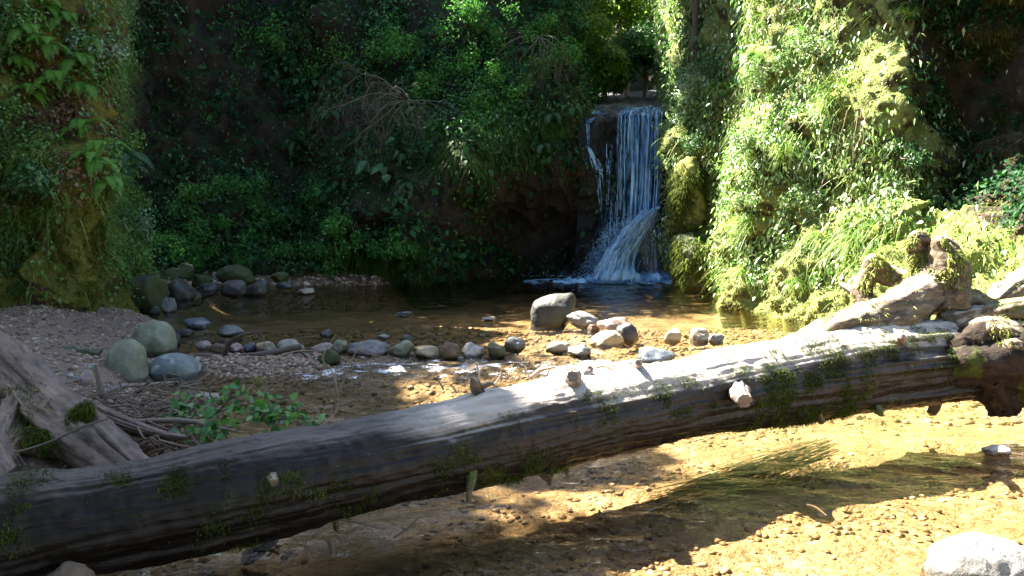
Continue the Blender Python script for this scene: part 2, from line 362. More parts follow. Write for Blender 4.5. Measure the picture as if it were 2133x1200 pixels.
# ================================================================ CLIFFS
class Surf:
    def __init__(s, name, cols, nu, nv, m, amp=.28, fr=.7, amp2=.10, fr2=2.6, out=(0, -1, 0), top=(0, 1, 0), base=(0, 0, 0), seed=0, mask=None, kind='structure', water_base=True, mossw=None):
        A = [crom(pt([c[0] for c in col], [c[1] for c in col], [c[2] for c in col]), 40) for col in cols]
        A = np.array(A)                                           # ncol,40,3
        G = np.stack([crom(A[:, j], nu) for j in range(40)], 1)
        G = np.stack([crom(G[i], nv) for i in range(nu)], 0)
        top = np.array(top, float)
        ext = [G[:, -1:]+top*3+np.array([0, 0, .6]), G[:, -1:]+top*14+np.array([0, 0, 2.5])]
        bs = []
        if water_base:
            b = G[:, :1].copy(); b[..., 2] = -.9; bs = [b]
        d = np.concatenate([G], 1)
        du = np.gradient(d, axis=0); dv = np.gradient(d, axis=1); N = unit(np.cross(du, dv))
        if (N @ np.array(out, float)).mean() < 0: N = -N
        w = 1.0 if mask is None else mask(G)
        w = np.asarray(w)*np.ones(G.shape[:2])
        disp = amp*fbm(G*fr, 3, seed)+amp2*fbm(G*fr2, 4, seed+5)+.035*fbm(G*9, 3, seed+7)
        rid = (1-np.abs(fbm(G*np.array([1.6, 1.6, 1.1]), 3, seed+3)))*amp2*1.2
        G = G+N*((disp+rid-amp2)*w)[..., None]
        s.G = G; du = np.gradient(G, axis=0); dv = np.gradient(G, axis=1); N2 = unit(np.cross(du, dv))
        if (N2 @ np.array(out, float)).mean() < 0: N2 = -N2
        s.N = N2; s.area = np.linalg.norm(np.cross(du, dv), axis=-1)
        s.px, s.py, s.d = proj(G)
        F = np.concatenate(bs+[G]+ext, 1)
        g = Geo(); g.add(F, gridfaces(nu, F.shape[1])); at = None
        if mossw is not None:
            fx, fy, _ = proj(F); at = {'mossw': mossw(F, fx, fy)}
        s.ob = tag(g.build(name, m, attrs=at), kind=kind)
    def pick(s, px, py):
        e = (s.px-px)**2+(s.py-py)**2; near = e < max(e.min()*1.5, 14**2)
        k = np.argmin(np.where(near, s.d, 1e9)); i, j = np.unravel_index(k, s.d.shape)
        return s.G[i, j].copy(), s.N[i, j].copy()
    def sample(s, n, rng, mask=None, margin=120):
        w = s.area.copy()
        w[(s.px < -margin) | (s.px > 2133+margin) | (s.py < -margin) | (s.py > 1200)] = 0
        if mask is not None: w = w*np.clip(mask(s.G, s.px, s.py), 0, None)
        w[-1] = 0; w[:, -1] = 0
        w = w.ravel(); k = rng.choice(len(w), n, p=w/w.sum()); i, j = np.unravel_index(k, s.d.shape)
        a, b = rng.random((2, n, 1))
        G, N = s.G, s.N
        Pp = G[i, j]*(1-a)*(1-b)+G[i+1, j]*a*(1-b)+G[i, j+1]*(1-a)*b+G[i+1, j+1]*a*b
        return Pp, N[i, j]
CL = Surf('cliff_left', [
    [(-900, 1000, 5), (-900, 600, 5.5), (-950, 200, 6), (-1000, -300, 6.5), (-1100, -900, 7)],
    [(-300, 760, 8.6), (-290, 560, 9.2), (-290, 300, 9.8), (-290, 0, 10.4), (-300, -600, 11.5)],
    [(0, 702, 10.5), (-10, 560, 10.9), (-20, 350, 11.3), (0, 100, 11.9), (0, -650, 13)],
    [(110, 688, 11.0), (105, 560, 11.1), (95, 370, 11.4), (110, 150, 12.2), (130, -650, 13.6)],
    [(188, 670, 11.5), (190, 530, 11.4), (186, 370, 11.6), (215, 170, 12.6), (235, -650, 14)],
    [(222, 664, 12.2), (205, 560, 12.5), (195, 400, 12.8), (228, 200, 13.6), (250, -650, 15)],
    [(300, 650, 12.9), (250, 560, 13.3), (215, 430, 14.0), (235, 200, 14.8), (255, -650, 16)],
    [(345, 640, 13.9), (290, 560, 14.8), (235, 430, 15.3), (240, 200, 16), (262, -650, 17)],
    [(330, 610, 16.4), (290, 540, 17), (250, 400, 17.4), (250, 200, 17.8), (268, -650, 18.5)]],
    300, 240, M['cliff_l'], .22, .8, .12, 2.6, (1, -.4, 0), (-1, .2, 0), seed=11, mossw=lambda G, px, py: .5*np.exp(-(((px-165)/60)**2+((py-480)/120)**2))-.25*np.exp(-(((px-120)/90)**2+((py-250)/90)**2)))
CB = Surf('cliff_back', [
    [(240, 605, 17), (230, 480, 18), (230, 300, 18.8), (235, 100, 19.5), (235, -650, 21)],
    [(340, 600, 17.6), (330, 480, 18.8), (325, 300, 20), (325, 100, 21), (325, -650, 23)],
    [(480, 590, 18.2), (470, 480, 19.2), (460, 300, 20.5), (450, 100, 21.5), (440, -600, 24)],
    [(620, 586, 18.4), (610, 480, 19.5), (600, 300, 21), (590, 100, 22.5), (580, -550, 25)],
    [(740, 585, 18.0), (725, 480, 18.6), (715, 340, 19.3), (705, 180, 20.8), (690, -500, 25)],
    [(870, 590, 17.7), (850, 500, 17.9), (855, 320, 18.3), (845, 180, 19.8), (830, -450, 25)],
    [(960, 588, 18.2), (945, 470, 18.0), (970, 300, 17.8), (965, 170, 19.4), (950, -400, 25)],
    [(1060, 586, 20.2), (1060, 460, 20.6), (1080, 335, 18.9), (1060, 190, 20.0), (1050, -350, 26)],
    [(1170, 584, 20.6), (1175, 440, 20.6), (1165, 325, 19.0), (1150, 210, 20.2), (1140, -300, 26)],
    [(1228, 584, 20.0), (1235, 440, 19.9), (1222, 330, 19.2), (1195, 235, 20.3), (1130, -200, 27)],
    [(1245, 584, 20.4), (1250, 440, 20.6), (1240, 330, 20.6), (1212, 225, 23), (1110, -120, 30)],
    [(1260, 584, 21.5), (1265, 440, 22), (1255, 300, 24), (1235, 215, 30), (1140, -60, 36)]],
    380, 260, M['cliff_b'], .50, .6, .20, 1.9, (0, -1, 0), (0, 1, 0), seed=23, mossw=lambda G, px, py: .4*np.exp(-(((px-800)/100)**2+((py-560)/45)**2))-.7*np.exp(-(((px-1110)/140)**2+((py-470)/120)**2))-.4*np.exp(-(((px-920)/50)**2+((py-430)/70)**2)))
CR = Surf('cliff_right', [
    [(1378, 590, 23), (1376, 420, 24), (1378, 200, 30), (1385, 60, 34), (1395, -500, 36)],
    [(1398, 590, 19.2), (1398, 450, 19.2), (1400, 300, 19.2), (1415, 150, 20), (1440, -450, 22)],
    [(1440, 592, 18.2), (1440, 450, 18.2), (1450, 300, 18.0), (1450, 150, 18.6), (1480, -450, 20)],
    [(1525, 602, 17.2), (1505, 450, 17.4), (1490, 300, 17.4), (1500, 150, 17.4), (1530, -450, 18.5)],
    [(1540, 625, 15.2), (1545, 480, 15.5), (1555, 330, 15.6), (1575, 180, 15.6), (1610, -450, 17)],
    [(1522, 640, 13.9), (1530, 500, 14.0), (1540, 350, 14.2), (1565, 180, 14.6), (1660, -450, 16)],
    [(1620, 663, 12.6), (1615, 500, 12.9), (1630, 330, 13.1), (1670, 150, 13.5), (1740, -450, 15)],
    [(1720, 688, 11.3), (1735, 540, 11.7), (1755, 350, 12.1), (1790, 150, 12.6), (1830, -450, 14)],
    [(1800, 695, 10.4), (1850, 540, 10.9), (1870, 400, 11.4), (1895, 220, 11.7), (1890, -450, 12.8)],
    [(1900, 690, 9.5), (1955, 510, 10.2), (1990, 445, 11.9), (2010, 250, 12.4), (1960, -450, 11.6)],
    [(2010, 680, 8.8), (2080, 480, 9.6), (2115, 400, 10.5), (2140, 200, 11.8), (2080, -500, 10.5)],
    [(2140, 680, 8.0), (2230, 440, 9), (2290, 340, 10.4), (2330, 150, 10.4), (2300, -600, 9)],
    [(2500, 820, 6.3), (2700, 500, 7), (2800, 300, 7.5), (2900, 0, 7.5), (2900, -900, 6.5)]],
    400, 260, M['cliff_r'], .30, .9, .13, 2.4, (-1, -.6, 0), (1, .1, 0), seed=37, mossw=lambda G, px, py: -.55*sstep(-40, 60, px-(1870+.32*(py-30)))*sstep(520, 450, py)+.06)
# rock face and stream bed under the waterfall
LG = Surf('rock_ledge', [
    [(1195, 600, 19.9), (1200, 500, 19.9), (1205, 400, 19.6), (1205, 300, 19.5), (1205, 236, 20.3), (1215, 224, 24), (1225, 205, 33)],
    [(1235, 600, 19.9), (1235, 500, 19.9), (1232, 400, 19.6), (1232, 320, 19.5), (1235, 234, 20.1), (1245, 223, 24), (1245, 205, 33)],
    [(1275, 600, 20.0), (1275, 500, 20.1), (1275, 400, 20.1), (1275, 300, 20.0), (1275, 231, 20.0), (1280, 221, 24), (1280, 203, 33)],
    [(1330, 600, 19.7), (1330, 500, 19.9), (1330, 400, 20.0), (1330, 300, 19.9), (1330, 232, 19.8), (1330, 221, 24), (1330, 203, 33)],
    [(1372, 600, 19.0), (1372, 500, 19.0), (1375, 420, 19.5), (1380, 300, 19.6), (1385, 230, 19.8), (1380, 219, 24), (1370, 201, 33)],
    [(1430, 600, 18.6), (1430, 500, 18.7), (1430, 400, 19.2), (1430, 300, 19.5), (1430, 226, 19.8), (1420, 214, 24), (1400, 198, 33)]],
    120, 170, M['ledge'], .07, .9, .08, 2.6, (0, -1, .2), (0, 1, 0), seed=51)
HB = Surf('hill', [
    [(x, 260, 36), (x, 120, 38), (x, -100, 41), (x, -400, 46)] for x in (900, 1150, 1400, 1700)],
    60, 60, M['cliff_b'], .9, .25, .3, 1, (0, -1, 0), (0, 1, 0), seed=61)
# ================================================================ FALLEN LOG
# centreline (px, top py, bottom py, D)
LP = [(-700, 1118, 1440, 2.72), (-300, 1040, 1345, 3.02), (0, 984, 1258, 3.3), (200, 960, 1205, 3.47), (400, 923, 1160, 3.65), (620, 884, 1108, 3.87), (800, 858, 1062, 4.05), (1000, 818, 1015, 4.33), (1100, 797, 990, 4.5),
      (1200, 778, 966, 4.68), (1300, 762, 944, 4.88), (1400, 747, 923, 5.1), (1500, 727, 904, 5.3), (1600, 708, 889, 5.5), (1700, 690, 874, 5.7), (1800, 676, 860, 5.9), (1900, 668, 846, 6.1), (2000, 672, 832, 6.25), (2070, 690, 828, 6.35)]
lc = np.array([pt(a, (b+c)/2, d) for a, b, c, d in LP]); lr = np.array([(c-b)/2/FPX*d*.985 for a, b, c, d in LP])
LOGROOT = (-.3, 4.3, .0)
log = empty('fallen_log', LOGROOT, 'long wet tree trunk with green moss lying across the stream in front of the pool', 'fallen log')
n_, s_ = 800, 200
V, F, C, T = tube_geo(lc, lr, n=n_, seg=s_, raw=True)
th = np.linspace(0, 2*math.pi, s_, endpoint=False)
LL = np.concatenate([[0], np.cumsum(np.linalg.norm(np.diff(C, axis=0), axis=1))])
D_ = unit(V-C[:, None]); Q = V
Gq = np.stack([np.broadcast_to(LL[:, None]*.55, V.shape[:2]), np.cos(th)[None]*4+0*V[..., 0], np.sin(th)[None]*4+0*V[..., 0]], -1)
Gq2 = Gq*np.array([2.5, 3.2, 3.2])
flute = sstep(5.2, 8.0, LL)[:, None]
dr = .018*fbm(Q*1.6, 3, 71)-.016*np.clip(fbm(Gq, 3, 72), 0, 1)**1.3-.008*np.abs(fbm(Gq2, 3, 73))+.006*fbm(Q*14, 3, 74)
dr = dr-.010*np.exp(-(noise(Gq*np.array([.5, 1.0, 1.0]), 77)/.03)**2)*sstep(.15, .5, fbm(Q*1.3, 2, 78))
dr = dr-flute*.085*np.abs(noise(Gq*np.array([.5, 1.1, 1.1]), 75))+flute*.03
# bumps along the upper edge, as in the photograph
for (px, py, D, r, a) in [(1195, 775, 4.7, .10, .035), (1240, 765, 4.8, .08, .02), (1010, 815, 4.35, .11, .025), (1345, 752, 5.0, .16, .02), (560, 1000, 3.72, .12, .05), (1545, 815, 5.15, .1, .05), (985, 960, 4.2, .09, .03), (900, 838, 4.2, .12, .012), (1880, 730, 5.5, .12, .06), (1820, 700, 5.5, .14, .05)]:
    c = pt(px, py, D); d2 = ((V-c)**2).sum(-1); dr = dr+a*np.exp(-d2/(r*r))
V = V+D_*dr[..., None]
LV = V; LN = np.cross(np.gradient(V, axis=0), np.roll(V, -1, 1)-np.roll(V, 1, 1)); LN = unit(LN); LN = LN*np.sign((LN*D_).sum(-1))[..., None]
g = Geo(); g.add(V.reshape(-1, 3), F)
for e in (0, n_-1):
    ring = V[e]; g.add(np.concatenate([ring, [ring.mean(0)]]), np.stack([np.arange(s_), (np.arange(s_)+1) % s_, np.full(s_, s_)], -1))
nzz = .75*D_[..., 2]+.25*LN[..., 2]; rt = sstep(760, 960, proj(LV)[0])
bl = sstep(.52-.12*rt, .98-.24*rt, nzz+.10*fbm(LV*3, 3, 76))*(.22+.78*rt)*(1-.5*sstep(.1, .5, fbm(Gq*np.array([1, .8, .8]), 3, 79))*(1-rt))  # sunlight painted over the weathering: pale top, strongest on the sunlit right stretch
g.build('trunk', M['log'], log, attrs={'bleach_and_sun': np.concatenate([bl.ravel(), np.zeros(2*(s_+1))])})
lpx, lpy, ld = proj(LV); facing = (LN*unit(np.array([0, 0, HC])-LV)).sum(-1) > 0
def logpick(px, py):
    e = np.where(facing, (lpx-px)**2+(lpy-py)**2, 1e9); i, j = np.unravel_index(np.argmin(e), e.shape); return LV[i, j], LN[i, j]
def frames(N, rng, droop=0.0, jit=.6, tdir=None):
    n = len(N); t = rng.normal(size=(n, 3))*jit
    if tdir is not None: t = t+np.asarray(tdir)
    t[:, 2] -= droop
    z = unit(N); x = unit(t-z*(t*z).sum(-1, keepdims=True)); y = np.cross(z, x)
    return x, y, z
LEAF = (np.array([(0, 0, 0), (.42, .30, .09), (.42, -.30, .09), (1, 0, -.12)]), np.array([(0, 2, 3), (0, 3, 1)]))
LEAF6 = (np.array([(0, 0, 0), (.22, .33, .06), (.22, -.33, .06), (.62, .27, .02), (.62, -.27, .02), (1, 0, -.16), (.4, 0, 0)]),
         np.array([(0, 6, 1), (0, 2, 6), (1, 6, 3), (2, 4, 6), (3, 6, 5), (4, 5, 6)]))
LONG = (np.array([(0, 0, 0), (.40, .17, .06), (.40, -.17, .06), (1, 0, -.22)]), np.array([(0, 2, 3), (0, 3, 1)]))
def add_leaves(g, P, N, size, rng, tpl=LEAF, droop=.8, jit=.7, lift=.0, rnd=None, tdir=None, nj=.5):
    n = len(P); Nn = unit(N+rng.normal(size=(n, 3))*nj+np.array([0, 0, .35]))
    x, y, z = frames(Nn, rng, droop, jit, tdir); size = np.broadcast_to(size, (n,))[:, None, None]
    t = tpl[0]; V = P[:, None]+lift*N[:, None]+size*(x[:, None]*t[None, :, :1]+y[:, None]*t[None, :, 1:2]+z[:, None]*t[None, :, 2:3])
    k = len(t); F = (tpl[1][None]+(np.arange(n)*k)[:, None, None]).reshape(-1, 3)
    r = rng.random(n) if rnd is None else rnd
    g.add(V.reshape(-1, 3), F, np.repeat(r, k)); return g
def add_blades(g, P, D, L, w, rng, droop=.5, segs=4, rnd=None):
    """curved grass blades: start at P, leave along D, length L, bend towards the ground"""
    n = len(P); L = np.broadcast_to(L, (n,))[:, None]; t = np.linspace(0, 1, segs+1)[None, :]
    D = unit(D); side = unit(np.cross(D, np.array([0, 0, 1.0])+rng.normal(size=(n, 3))*.3))
    c = P[:, None]+D[:, None]*(L*t)[..., None]
    c[..., 2] -= droop*(L*t**2)*.8; hz = D.copy(); hz[:, 2] = 0
    c += hz[:, None]*(L*t**2*.25*droop)[..., None]
    ww = (w*(1-t**1.6)*.5+.0004)*np.ones((n, 1))
    a = c+side[:, None]*ww[..., None]; b = c-side[:, None]*ww[..., None]
    V = np.stack([a, b], 2).reshape(n, -1, 3); k = V.shape[1]
    f = np.array([(2*i, 2*i+1, 2*i+3, 2*i+2) for i in range(segs)])
    F = (f[None]+(np.arange(n)*k)[:, None, None]).reshape(-1, 4)
    r = rng.random(n) if rnd is None else rnd
    g.add(V.reshape(-1, 3), F, np.repeat(r, k)); return g
# moss on the trunk: thousands of short blades in irregular patches
rng = np.random.default_rng(7)
mossc = [(700, 820), (240, 1010, 38, .9), (350, 1005, 50, 1), (520, 1000, 60, 1), (570, 985, 45, 1), (650, 1000, 40, .9), (490, 1060, 55, .35), (470, 1110, 60, .45), (60, 1025, 60, .6), (20, 1120, 35, .8), (40, 1060, 40, .3), (300, 1065, 20, .6),
         (750, 1020, 60, .35), (980, 950, 50, .6), (910, 985, 50, .4), (1060, 880, 22, .8), (1130, 985, 60, .4), (1240, 850, 50, .8), (1380, 830, 60, .5), (1450, 825, 45, .8), (1490, 840, 25, .7), (1620, 810, 120, .5), (1740, 790, 110, .6), (1800, 720, 50, .8), (1900, 720, 90, .7), (1960, 700, 50, .7), (1650, 850, 90, .25), (1100, 1000, 70, .25), (1720, 720, 70, .35)][1:]
A = LV.reshape(-1, 3); An = LN.reshape(-1, 3); ax, ay = lpx.ravel(), lpy.ravel()
w = np.zeros(len(A))
for (px, py, r, a) in mossc: w += a*np.exp(-(((ax-px)**2+((ay-py)*1.3)**2)/(r*r))**1.5)
w *= np.clip(fbm(A*9, 4, 81)*1.6+.35, 0, 1)*facing.ravel(); w += .02*np.clip(fbm(A*3, 4, 82)-.25, 0, 1)*facing.ravel()*(ax > 900)
k = rng.choice(len(w), 42000, p=w/w.sum())
g = Geo(); Pm = A[k]+rng.normal(size=(len(k), 3))*.008; depthf = np.clip(ax[k]/1500, .4, 1)
add_blades(g, Pm-An[k]*.004, An[k]+rng.normal(size=(len(k), 3))*.7+np.array([0, 0, .1]), (.005+.012*rng.random(len(k))), .0055, rng, .9, 2, rnd=np.clip(rng.random(len(k))*.8+.3*fbm(A[k]*6, 2, 5), 0, 1))
tag(g.build('moss', M['moss_d'], log, smooth=False), kind='stuff')
# branch stubs and knots on the trunk (px base, D, direction, length, radius)
def stub(path, rad, mt='stub', amp=.18, name='branch_stub', lab=None, fr=14, gr=.25, parent=None, seg=22, n=26):
    g = Geo(); add_tube(g, path, rad, n=n, seg=seg, amp=amp, fr=fr, grooves=gr, seed=len(bpy.data.objects)); o = g.build(name, M[mt], parent or log)
    if lab: o['label'] = lab
    return o
a, na = logpick(1000, 818); stub([a-na*.03, pt(990, 800, 4.33), pt(982, 786, 4.33)], [.04, .034, .012], 'root', .35, lab='dark broken branch stub on top of trunk')
stub([pt(1000, 808, 4.34), pt(1022, 800, 4.34), pt(1030, 803, 4.33)], [.02, .014, .007], 'root', .4)
a, na = logpick(1195, 790); stub([a-na*.05, pt(1195, 786, 4.55), pt(1193, 784, 4.46)], [.062, .05, .036], 'stub', .1, 'knot', 'round grey knot on top of trunk')
a, na = logpick(1222, 780); stub([a-na*.03, pt(1226, 772, 4.75), pt(1229, 762, 4.75)], [.045, .034, .016], 'stub', .25)
a, na = logpick(1330, 765); stub([a-na*.02, pt(1330, 757, 4.88), pt(1329, 755, 4.83)], [.03, .027, .018], 'stub', .1, 'knot')
a, na = logpick(985, 950); stub([a-na*.05, pt(983, 975, 4.08), pt(981, 1005, 4.04), pt(974, 1045, 4.02)], [.045, .033, .028, .009], 'root', .12, lab='hanging branch stub pointing down at the water')
a, na = logpick(1545, 815); stub([a-na*.05, pt(1542, 822, 4.97), pt(1552, 836, 4.88)], [.085, .066, .05], 'stub', .12, lab='sawn off whitish branch stub facing the camera', gr=.4)
a, na = logpick(570, 995); stub([a-na*.05, pt(568, 996, 3.6), pt(570, 1004, 3.56)], [.06, .045, .02], 'root', .3, 'knot')
a, na = logpick(1145, 975); stub([a-na*.03, pt(1142, 990, 4.5), pt(1147, 1012, 4.5)], [.05, .042, .008], 'root', .25)
a, na = logpick(1178, 970); stub([a-na*.03, pt(1180, 982, 4.6), pt(1184, 994, 4.6)], [.03, .02, .006], 'root', .3)
a, na = logpick(1705, 860); stub([a-na*.03, pt(1708, 872, 5.5), pt(1710, 878, 5.48)], [.035, .035, .025], 'root', .3)
a, na = logpick(1830, 850); stub([a-na*.03, pt(1832, 857, 5.6), pt(1838, 866, 5.6)], [.05, .035, .01], 'root', .3)
a, na = logpick(1882, 705); stub([a-na*.04, pt(1878, 703, 5.5), pt(1874, 700, 5.45)], [.035, .03, .02], 'stub', .2, 'knot')
a, na = logpick(700, 1085); stub([a-na*.03, pt(700, 1100, 3.95), pt(708, 1112, 3.95)], [.02, .014, .005], 'root', .3)
# root end: flared roots, the tall stub, the arch and the root mass under it, toned dark for shade
RP = [('root', [(1640, 728, 5.45), (1740, 695, 5.6), (1840, 660, 5.8), (1930, 615, 6.05), (1968, 560, 6.2)], [.10, .13, .14, .15, .16], 'root', None),
      ('root', [(1700, 700, 5.7), (1800, 668, 5.85), (1880, 630, 6.0), (1915, 580, 6.15), (1905, 530, 6.2)], [.05, .09, .10, .08, .05], 'root', None),
      ('tall_root_stub', [(1975, 650, 6.05), (1975, 600, 6.1), (1972, 550, 6.1), (1962, 516, 6.08), (1952, 497, 6.05)], [.20, .165, .13, .085, .035], 'root', 'tall mossy broken root standing up at the end of the trunk'),
      ('root', [(1920, 600, 6.3), (1880, 585, 6.35), (1845, 572, 6.4), (1820, 552, 6.4), (1812, 535, 6.4)], [.09, .08, .075, .08, .04], 'root', None),
      ('root', [(1815, 560, 6.4), (1800, 590, 6.4), (1800, 625, 6.35), (1835, 660, 6.2)], [.07, .075, .08, .08], 'root', None),
      ('root', [(1940, 560, 6.25), (1915, 525, 6.25), (1900, 512, 6.2), (1912, 497, 6.2), (1935, 505, 6.2)], [.09, .065, .05, .055, .025], 'root', 'curled broken root beside the tall one'),
      ('root', [(1985, 640, 6.1), (2020, 625, 6.1), (2060, 640, 6.15), (2100, 612, 6.3), (2150, 585, 6.5), (2230, 560, 6.7)], [.12, .10, .09, .10, .11, .12], 'root', None),
      ('root', [(1960, 690, 5.95), (2030, 680, 5.95), (2100, 685, 5.95), (2200, 710, 6)], [.11, .13, .14, .17], 'root', None),
      ('root', [(1990, 775, 5.9), (2060, 770, 5.9), (2150, 780, 5.9), (2240, 800, 6)], [.14, .17, .20, .22], 'root_dark', None),
      ('root', [(1900, 755, 5.75), (1990, 745, 5.7), (2080, 740, 5.75), (2200, 730, 5.9)], [.10, .19, .22, .24], 'root_dark', None),
      ('root', [(1975, 712, 5.9), (2020, 700, 5.78), (2070, 690, 5.7), (2120, 705, 5.7), (2190, 712, 5.75)], [.03, .08, .09, .10, .12], 'root', 'lumpy pale root at the right edge'),
      ('root', [(2040, 725, 5.75), (2075, 735, 5.6), (2110, 728, 5.58), (2160, 745, 5.6)], [.03, .06, .07, .08], 'root', None),
      ('root', [(2040, 660, 5.9), (2090, 650, 5.8), (2150, 640, 5.8)], [.06, .08, .09], 'root', None),
      ('root', [(1920, 790, 5.8), (1945, 815, 5.85), (1950, 840, 5.9), (1940, 862, 5.9)], [.07, .05, .04, .035], 'root', None),
      ('root', [(2060, 780, 5.8), (2075, 810, 5.8), (2085, 835, 5.85), (2090, 860, 5.85)], [.18, .14, .12, .10], 'root_dark', None),
      ('root', [(2180, 700, 5.9), (2190, 780, 5.9), (2200, 850, 5.8), (2200, 890, 5.7)], [.2, .2, .17, .15], 'root_dark', None),
      ('root', [(1880, 640, 5.85), (1850, 650, 5.8), (1800, 672, 5.72), (1730, 690, 5.6)], [.08, .07, .055, .02], 'root', None),
      ('root', [(1752, 592, 6.5), (1778, 610, 6.4), (1792, 632, 6.35), (1796, 655, 6.3)], [.02, .03, .03, .022], 'stub', 'thin bleached root curling down to the trunk')]
Rv = []; Rn = []
for nm, path, rad, mt, lab in RP:
    V, F, C, T = tube_geo(np.array([pt(p[0], p[1], p[2]+.3) for p in path]), [r_*1.2 for r_ in rad], n=70, seg=40, amp=.20, fr=5.5, grooves=.32, gk=6, seed=len(Rv)+90, raw=True)
    g = Geo(); g.add(V.reshape(-1, 3), F)
    for e in (0, 69): g.add(np.concatenate([V[e], [V[e].mean(0)+(T[e]*(-.02 if e == 0 else .02))]]), np.stack([np.arange(40), (np.arange(40)+1) % 40, np.full(40, 40)], -1))
    o = g.build(nm, M[mt], log)
    if lab: o['label'] = lab
    if mt == 'root' and len(path) > 3: Rv.append(V.reshape(-1, 3)); Rn.append(unit(V-C[:, None]).reshape(-1, 3))
Rv = np.concatenate(Rv); Rn = np.concatenate(Rn); rx, ry, _ = proj(Rv)
w = np.clip(fbm(Rv*7, 4, 83)+.25, 0, 1)*(ry < 720)*(Rn[:, 2] > -.3)*(.4+1.6*np.exp(-(((rx-1830)/70)**2+((ry-570)/60)**2))+1.6*np.exp(-(((rx-1960)/50)**2+((ry-540)/60)**2)))
k = rng.choice(len(w), 9000, p=w/w.sum()); g = Geo()
add_blades(g, Rv[k]+rng.normal(size=(len(k), 3))*.006, Rn[k]+rng.normal(size=(len(k), 3))*.6, .02+.02*rng.random(len(k)), .009, rng, .8, 2)
tag(g.build('root_moss', M['moss_y'], log, smooth=False), kind='stuff')

# ================================================================ DRIFTWOOD AT THE LEFT
dw = empty('driftwood_stump', gd(60, 960, .1), 'pinkish smooth driftwood stump with forked roots behind the left end of the big trunk', 'driftwood')
def limb(path, rad, name, mt='drift', **k):
    g = Geo(); kw = dict(n=120, seg=64, amp=.13, fr=3.5, grooves=.34, gk=7, seed=len(bpy.data.objects)); kw.update(k)
    add_tube(g, np.array([pt(*p) for p in path]), rad, **kw); return g.build(name, M[mt], dw)
limb([(-120, 690, 5.5), (-30, 740, 5.3), (50, 800, 5.1), (120, 860, 4.85), (200, 925, 4.6), (290, 1000, 4.4)], [.23, .20, .18, .165, .15, .14], 'trunk')
limb([(60, 850, 4.95), (30, 880, 4.8), (10, 930, 4.55), (40, 990, 4.3)], [.16, .10, .075, .07], 'root')
limb([(120, 850, 4.95), (190, 862, 4.95), (260, 885, 4.9), (330, 905, 4.85), (390, 912, 4.8)], [.12, .075, .05, .035, .018], 'branch')
limb([(-60, 800, 5.1), (-50, 880, 4.9), (-60, 960, 4.6)], [.2, .16, .14], 'root')
limb([(150, 880, 4.7), (168, 862, 4.62), (185, 845, 4.6), (196, 850, 4.58)], [.07, .055, .04, .02], 'broken_stub', amp=.25)
limb([(70, 930, 4.5), (45, 915, 4.35), (60, 905, 4.32), (96, 905, 4.35)], [.06, .05, .035, .015], 'broken_stub', amp=.3)
DV = []
for ch in dw.children:
    a = np.empty(len(ch.data.vertices)*3, np.float32); ch.data.vertices.foreach_get('co', a); b = np.empty_like(a); ch.data.vertices.foreach_get('normal', b)
    DV.append((a.reshape(-1, 3)+np.array(dw.location), b.reshape(-1, 3)))
Dv = np.concatenate([d[0] for d in DV]); Dn = np.concatenate([d[1] for d in DV]); dx, dy, _ = proj(Dv)
w = np.zeros(len(Dv))
for px, py, r in [(30, 800, 45), (60, 860, 45), (40, 760, 25), (110, 905, 45), (150, 925, 40), (170, 860, 22), (75, 830, 30)]: w += np.exp(-(((dx-px)**2+(dy-py)**2)/(r*r))**1.5)
w *= np.clip(fbm(Dv*8, 4, 84)*1.6+.5, 0, 1)*((Dn*unit(np.array([0, 0, HC])-Dv)).sum(-1) > 0)
k = rng.choice(len(w), 5000, p=w/w.sum()); g = Geo()
add_blades(g, Dv[k]+rng.normal(size=(len(k), 3))*.005, Dn[k]+rng.normal(size=(len(k), 3))*.7, .018+.025*rng.random(len(k)), .006, rng, .8, 2)
tag(g.build('moss', M['moss_d'], dw, smooth=False), kind='stuff')
# ================================================================ STONES
def ico(sub):
    import bmesh
    bm = bmesh.new(); bmesh.ops.create_icosphere(bm, subdivisions=sub, radius=1)
    V = np.array([v.co[:] for v in bm.verts]); F = np.array([[v.index for v in f.verts] for f in bm.faces]); bm.free(); return V, F
ICO = {k: ico(k) for k in (1, 2, 4, 5)}
SM = {
 'black': stone_mat('dark_wet_boulder', (.012, .012, .010), (.05, .05, .04), None, .38, .6),
 'lichen': stone_mat('pitted_white_stone', (.20, .19, .17), (.42, .41, .38), (.03, .03, .035), 0, .8, 1.6),
 'green': stone_mat('green_grey_stone', (.12, .125, .075), (.36, .36, .25), None, .40, .7, .7),
 'olive': stone_mat('olive_stone', (.05, .055, .035), (.16, .16, .10), None, .5, .8),
 'mottle': stone_mat('mottled_blue_stone', (.09, .11, .11), (.28, .32, .30), (.5, .52, .5), .43, .5),
 'dark': stone_mat('dark_stone', (.02, .02, .02), (.09, .085, .075), None, .3, .45),
 'blue': stone_mat('blue_grey_stone', (.05, .06, .075), (.17, .19, .22), None, 0, .35),
 'pale': stone_mat('pale_stone', (.20, .17, .12), (.42, .37, .28), None, 0, .6),
 'cream': stone_mat('cream_stone', (.30, .23, .13), (.52, .43, .27), None, 0, .6),
 'brown': stone_mat('brown_stone', (.07, .045, .025), (.24, .16, .09), (.02, .015, .01), 0, .7),
 'pink': stone_mat('pinkish_stone', (.22, .13, .10), (.46, .34, .30), (.6, .55, .5), 0, .6),
 'grey': stone_mat('grey_stone', (.10, .10, .09), (.30, .29, .27), (.05, .05, .045), .3, .65),
 'white': stone_mat('whitish_stone', (.33, .31, .29), (.62, .60, .56), (.07, .07, .07), 0, .6),
 'moss': stone_mat('mossy_rock', (.03, .028, .02), (.11, .10, .07), None, .62, .85)}
